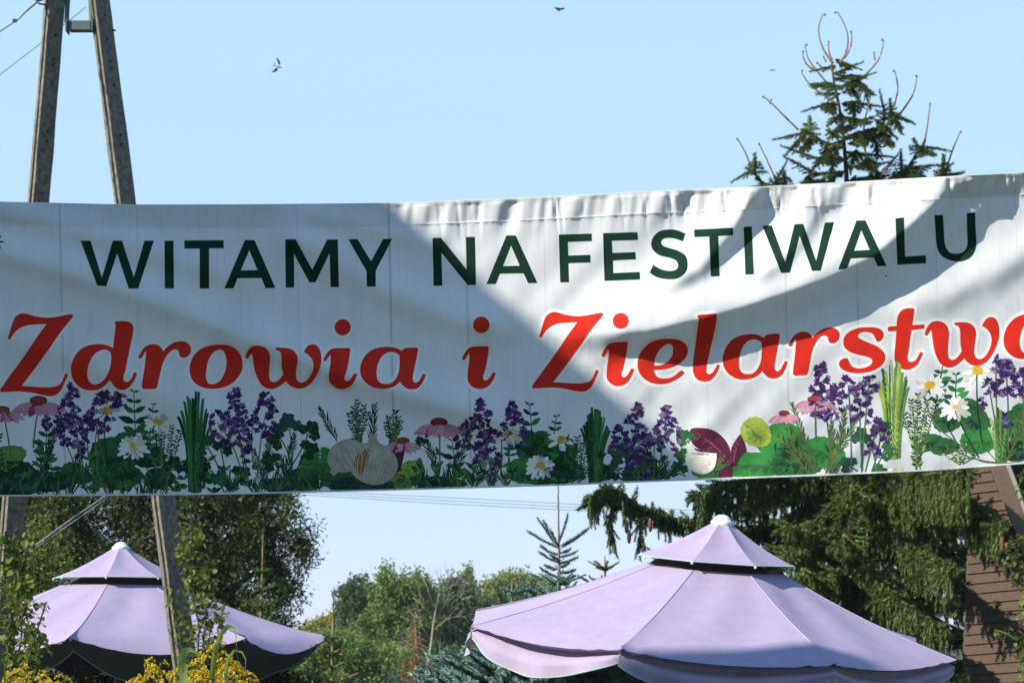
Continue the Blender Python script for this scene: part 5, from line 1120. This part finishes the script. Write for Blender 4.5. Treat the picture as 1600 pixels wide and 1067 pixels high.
def goldenrod(x, ytop_, D, label, n_pl=9, wd=26):
    root = empty('goldenrod', (V(x, HOR, D).x, D, 0), label, 'goldenrod plant', 'goldenrod plants along the bottom'); t = V(x, ytop_, D); st = MB(); c = []; dirs = []; lc = []; ld = []
    b = Vector((t.x + ru(-.05, .05), D, 0)); st.tube([b, b.lerp(t, .6), t], [.008, .006, .003], 5)
    for k in range(n_pl):
        f = k / n_pl; o = t + Vector((0, 0, -.02 - f * .26)); a = ru(0, 6.28); L = (.05 + .16 * f) * wd / 26; d = Vector((math.cos(a), math.sin(a) * .8, 0))
        pts = [o, o + d * L * .6 + Vector((0, 0, L * .35)), o + d * L * 1.1 + Vector((0, 0, L * .1)), o + d * L * 1.35 + Vector((0, 0, -L * .22))]; st.tube(pts, .002, 3)
        for p_, dd_ in along(pts, .007):
            for _ in range(3): c.append((p_.x + ru(-.008, .008), p_.y + ru(-.008, .008), p_.z + ru(0, .018))); dirs.append((ru(-1, 1), ru(-1, 1), 1))
    for k in range(34):
        z = ru(.3, .92); p_ = b.lerp(t, z); a = ru(0, 6.28); lc.append(tuple(p_)); ld.append((math.cos(a), math.sin(a), ru(-.3, .5)))
    leaves(np.array(c), np.array(dirs), rng.uniform(.010, .018, len(c)), .8, 'flower_plume', M['gold'], root); leaves(np.array(lc), np.array(ld), rng.uniform(.08, .13, len(lc)), .18, 'leaves', M['gold_leaf'], root, .3, None); st.build('stem', M['gold_leaf'], root)
GD = [(338, 1004, 'tallest goldenrod with a drooping yellow plume right of the pole leg'), (318, 1022, 'goldenrod just left of the tallest plume'), (352, 1030, 'goldenrod just right of the tallest plume'), (372, 1036, 'rightmost goldenrod plume by the reed blade'), (250, 1036, 'goldenrod left of the pole leg, under the parasol rim'), (228, 1030, 'arching goldenrod leftmost of those beside the pole leg'), (275, 1046, 'goldenrod low at the foot of the pole leg'), (300, 1050, 'goldenrod directly right of the pole leg, low'),
      (38, 1040, 'goldenrod behind the climbers at the left edge'), (75, 1050, 'goldenrod low at the left, right of the climbers'), (100, 1056, 'goldenrod rightmost of the left cluster'), (12, 1050, 'goldenrod in the bottom left corner'), (60, 1060, 'goldenrod lowest of the left cluster'), (325, 1046, 'goldenrod lowest in front of the tallest plume'), (345, 1052, 'goldenrod low and in front, right of the lowest plume')]
for i, (x, y, lb) in enumerate(GD): goldenrod(x, y, 13.0 + (i % 4) * .25, lb)
def blade(px, D, w0, label):
    p3 = [V(x, y, D + .1 * math.sin(i)) for i, (x, y) in enumerate(px)]; mb = MB(); n_ = len(p3)
    for i, p_ in enumerate(p3):
        ww = w0 * (1 if i < n_ * .5 else (n_ - 1 - i) / (n_ * .5) + .05); d = (p3[min(i + 1, n_ - 1)] - p3[max(0, i - 1)]).normalized(); s_ = d.cross(Vector((0, 1, 0))).normalized()
        for k, e in ((-1, 0), (0, .006), (1, 0)): mb.v.append(tuple(p_ + s_ * ww * k * .5 + Vector((0, e - k * .012, 0))))
    for i in range(n_ - 1): mb.f += [(3 * i, 3 * i + 1, 3 * i + 4, 3 * i + 3), (3 * i + 1, 3 * i + 2, 3 * i + 5, 3 * i + 4)]; mb.m += [0, 0]
    mb.v.append((p3[0].x, D, 0)); mb.f.append((0, 1, len(mb.v) - 1)); mb.m.append(0)
    o = mb.build('reed_blade', M['blade'], None, True); tag(o, label, 'reed')
blade([(290, 1070), (286, 1050), (284, 1030), (288, 1017), (298, 1014), (308, 1020), (312, 1032)], 12.8, .05, 'broad pale reed blade arching at the foot of the pole leg')
blade([(330, 1060), (336, 1020), (345, 990), (356, 978), (366, 980), (369, 995), (370, 1015)], 12.9, .03, 'slim reed blade bent down right of the climbers')
blade([(352, 1060), (356, 1030), (366, 1016), (378, 1018), (384, 1030), (383, 1050)], 12.8, .018, 'thinnest reed blade arching at the right of the goldenrod')

# ================================================================ swallows
def swallow(px, py, D, span, wings, body_ang, label, pts=None, pale=True):
    S = D / F; c = V(px, py, D); root = empty('swallow', c, label, 'bird', 'swallows flying over the banner')
    ca, sa = math.cos(R(body_ang)), math.sin(R(body_ang)); Mr = Matrix(((ca, 0, -sa), (0, 1, 0), (sa, 0, ca)))
    MB().ball(c, (span * .26, span * .10, span * .12), 12, M=Mr).ball(c + Mr @ Vector((span * .27, 0, 0)), (span * .10, span * .08, span * .085), 10, M=Mr).build('body', M['feather_pale' if pale else 'feather_dark'], root, True)
    MB().ball(c + Mr @ Vector((span * .30, -.002, 0)), (span * .085, span * .09, span * .08), 8, M=Mr).build('head', M['feather_dark'], root, True)
    for w_ in wings:
        p3 = [V(px + x, py + y, D - .01) for x, y in w_]; n_ = len(p3) // 2; mb = MB(); top_ = p3 + [p_ + Vector((0, .012, 0)) for p_ in p3]; N = len(p3)
        mb.add(top_, [tuple(range(N)), tuple(range(2 * N - 1, N - 1, -1))] + [(i, i + N, (i + 1) % N + N, (i + 1) % N) for i in range(N)]); mb.build('wing', M['feather_dark'], root)
    for s_ in (-1, 1):
        a = c + Mr @ Vector((-span * .2, 0, s_ * span * .03)); b = c + Mr @ Vector((-span * .52, 0, s_ * span * .16)); MB().tube([a, a.lerp(b, .5), b], [span * .05, span * .03, .002], 5).build('tail_feather', M['feather_dark'], root)
swallow(434, 104, 19, .10, [[(1, -3), (4, -3), (3, -8), (0, -13), (-2, -12), (0, -7)], [(0, 3), (-3, 2), (-6, 6), (-10, 9), (-6, 9), (-1, 7)]], -25, 'swallow with bent dark wings and pale belly, left of centre in the sky')
swallow(876, 15, 22, .085, [[(-1, -2), (2, 0), (-4, 2), (-10, -3), (-6, -3)], [(1, -1), (3, 1), (7, -2), (4, -2)]], 40, 'swallow gliding at the very top of the sky', pale=False)
swallow(1207, 110, 40, .06, [[(-1, -1), (1, 0), (-3, 1), (-5, 0)], [(0, 0), (2, 1), (5, 0), (2, -1)]], 5, 'tiny distant bird left of the spruce top', pale=False)
# ================================================================ thin haze in the air
hm = bpy.data.materials.new('haze'); hm.use_nodes = True; hm.node_tree.nodes.clear()
pv = hm.node_tree.nodes.new('ShaderNodeVolumePrincipled'); pv.inputs['Density'].default_value = .0003; pv.inputs['Color'].default_value = (.85, .92, 1, 1)
ho = hm.node_tree.nodes.new('ShaderNodeOutputMaterial'); hm.node_tree.links.new(pv.outputs[0], ho.inputs['Volume'])
hz = MB().box((0, 1e-3 + 40, 9.5), (160, 150, 21)).build('haze', hm); hz['kind'] = 'stuff'
print('tris', sum(len(o.data.polygons) for o in bpy.data.objects if o.type == 'MESH'), 'objs', len(bpy.data.objects))
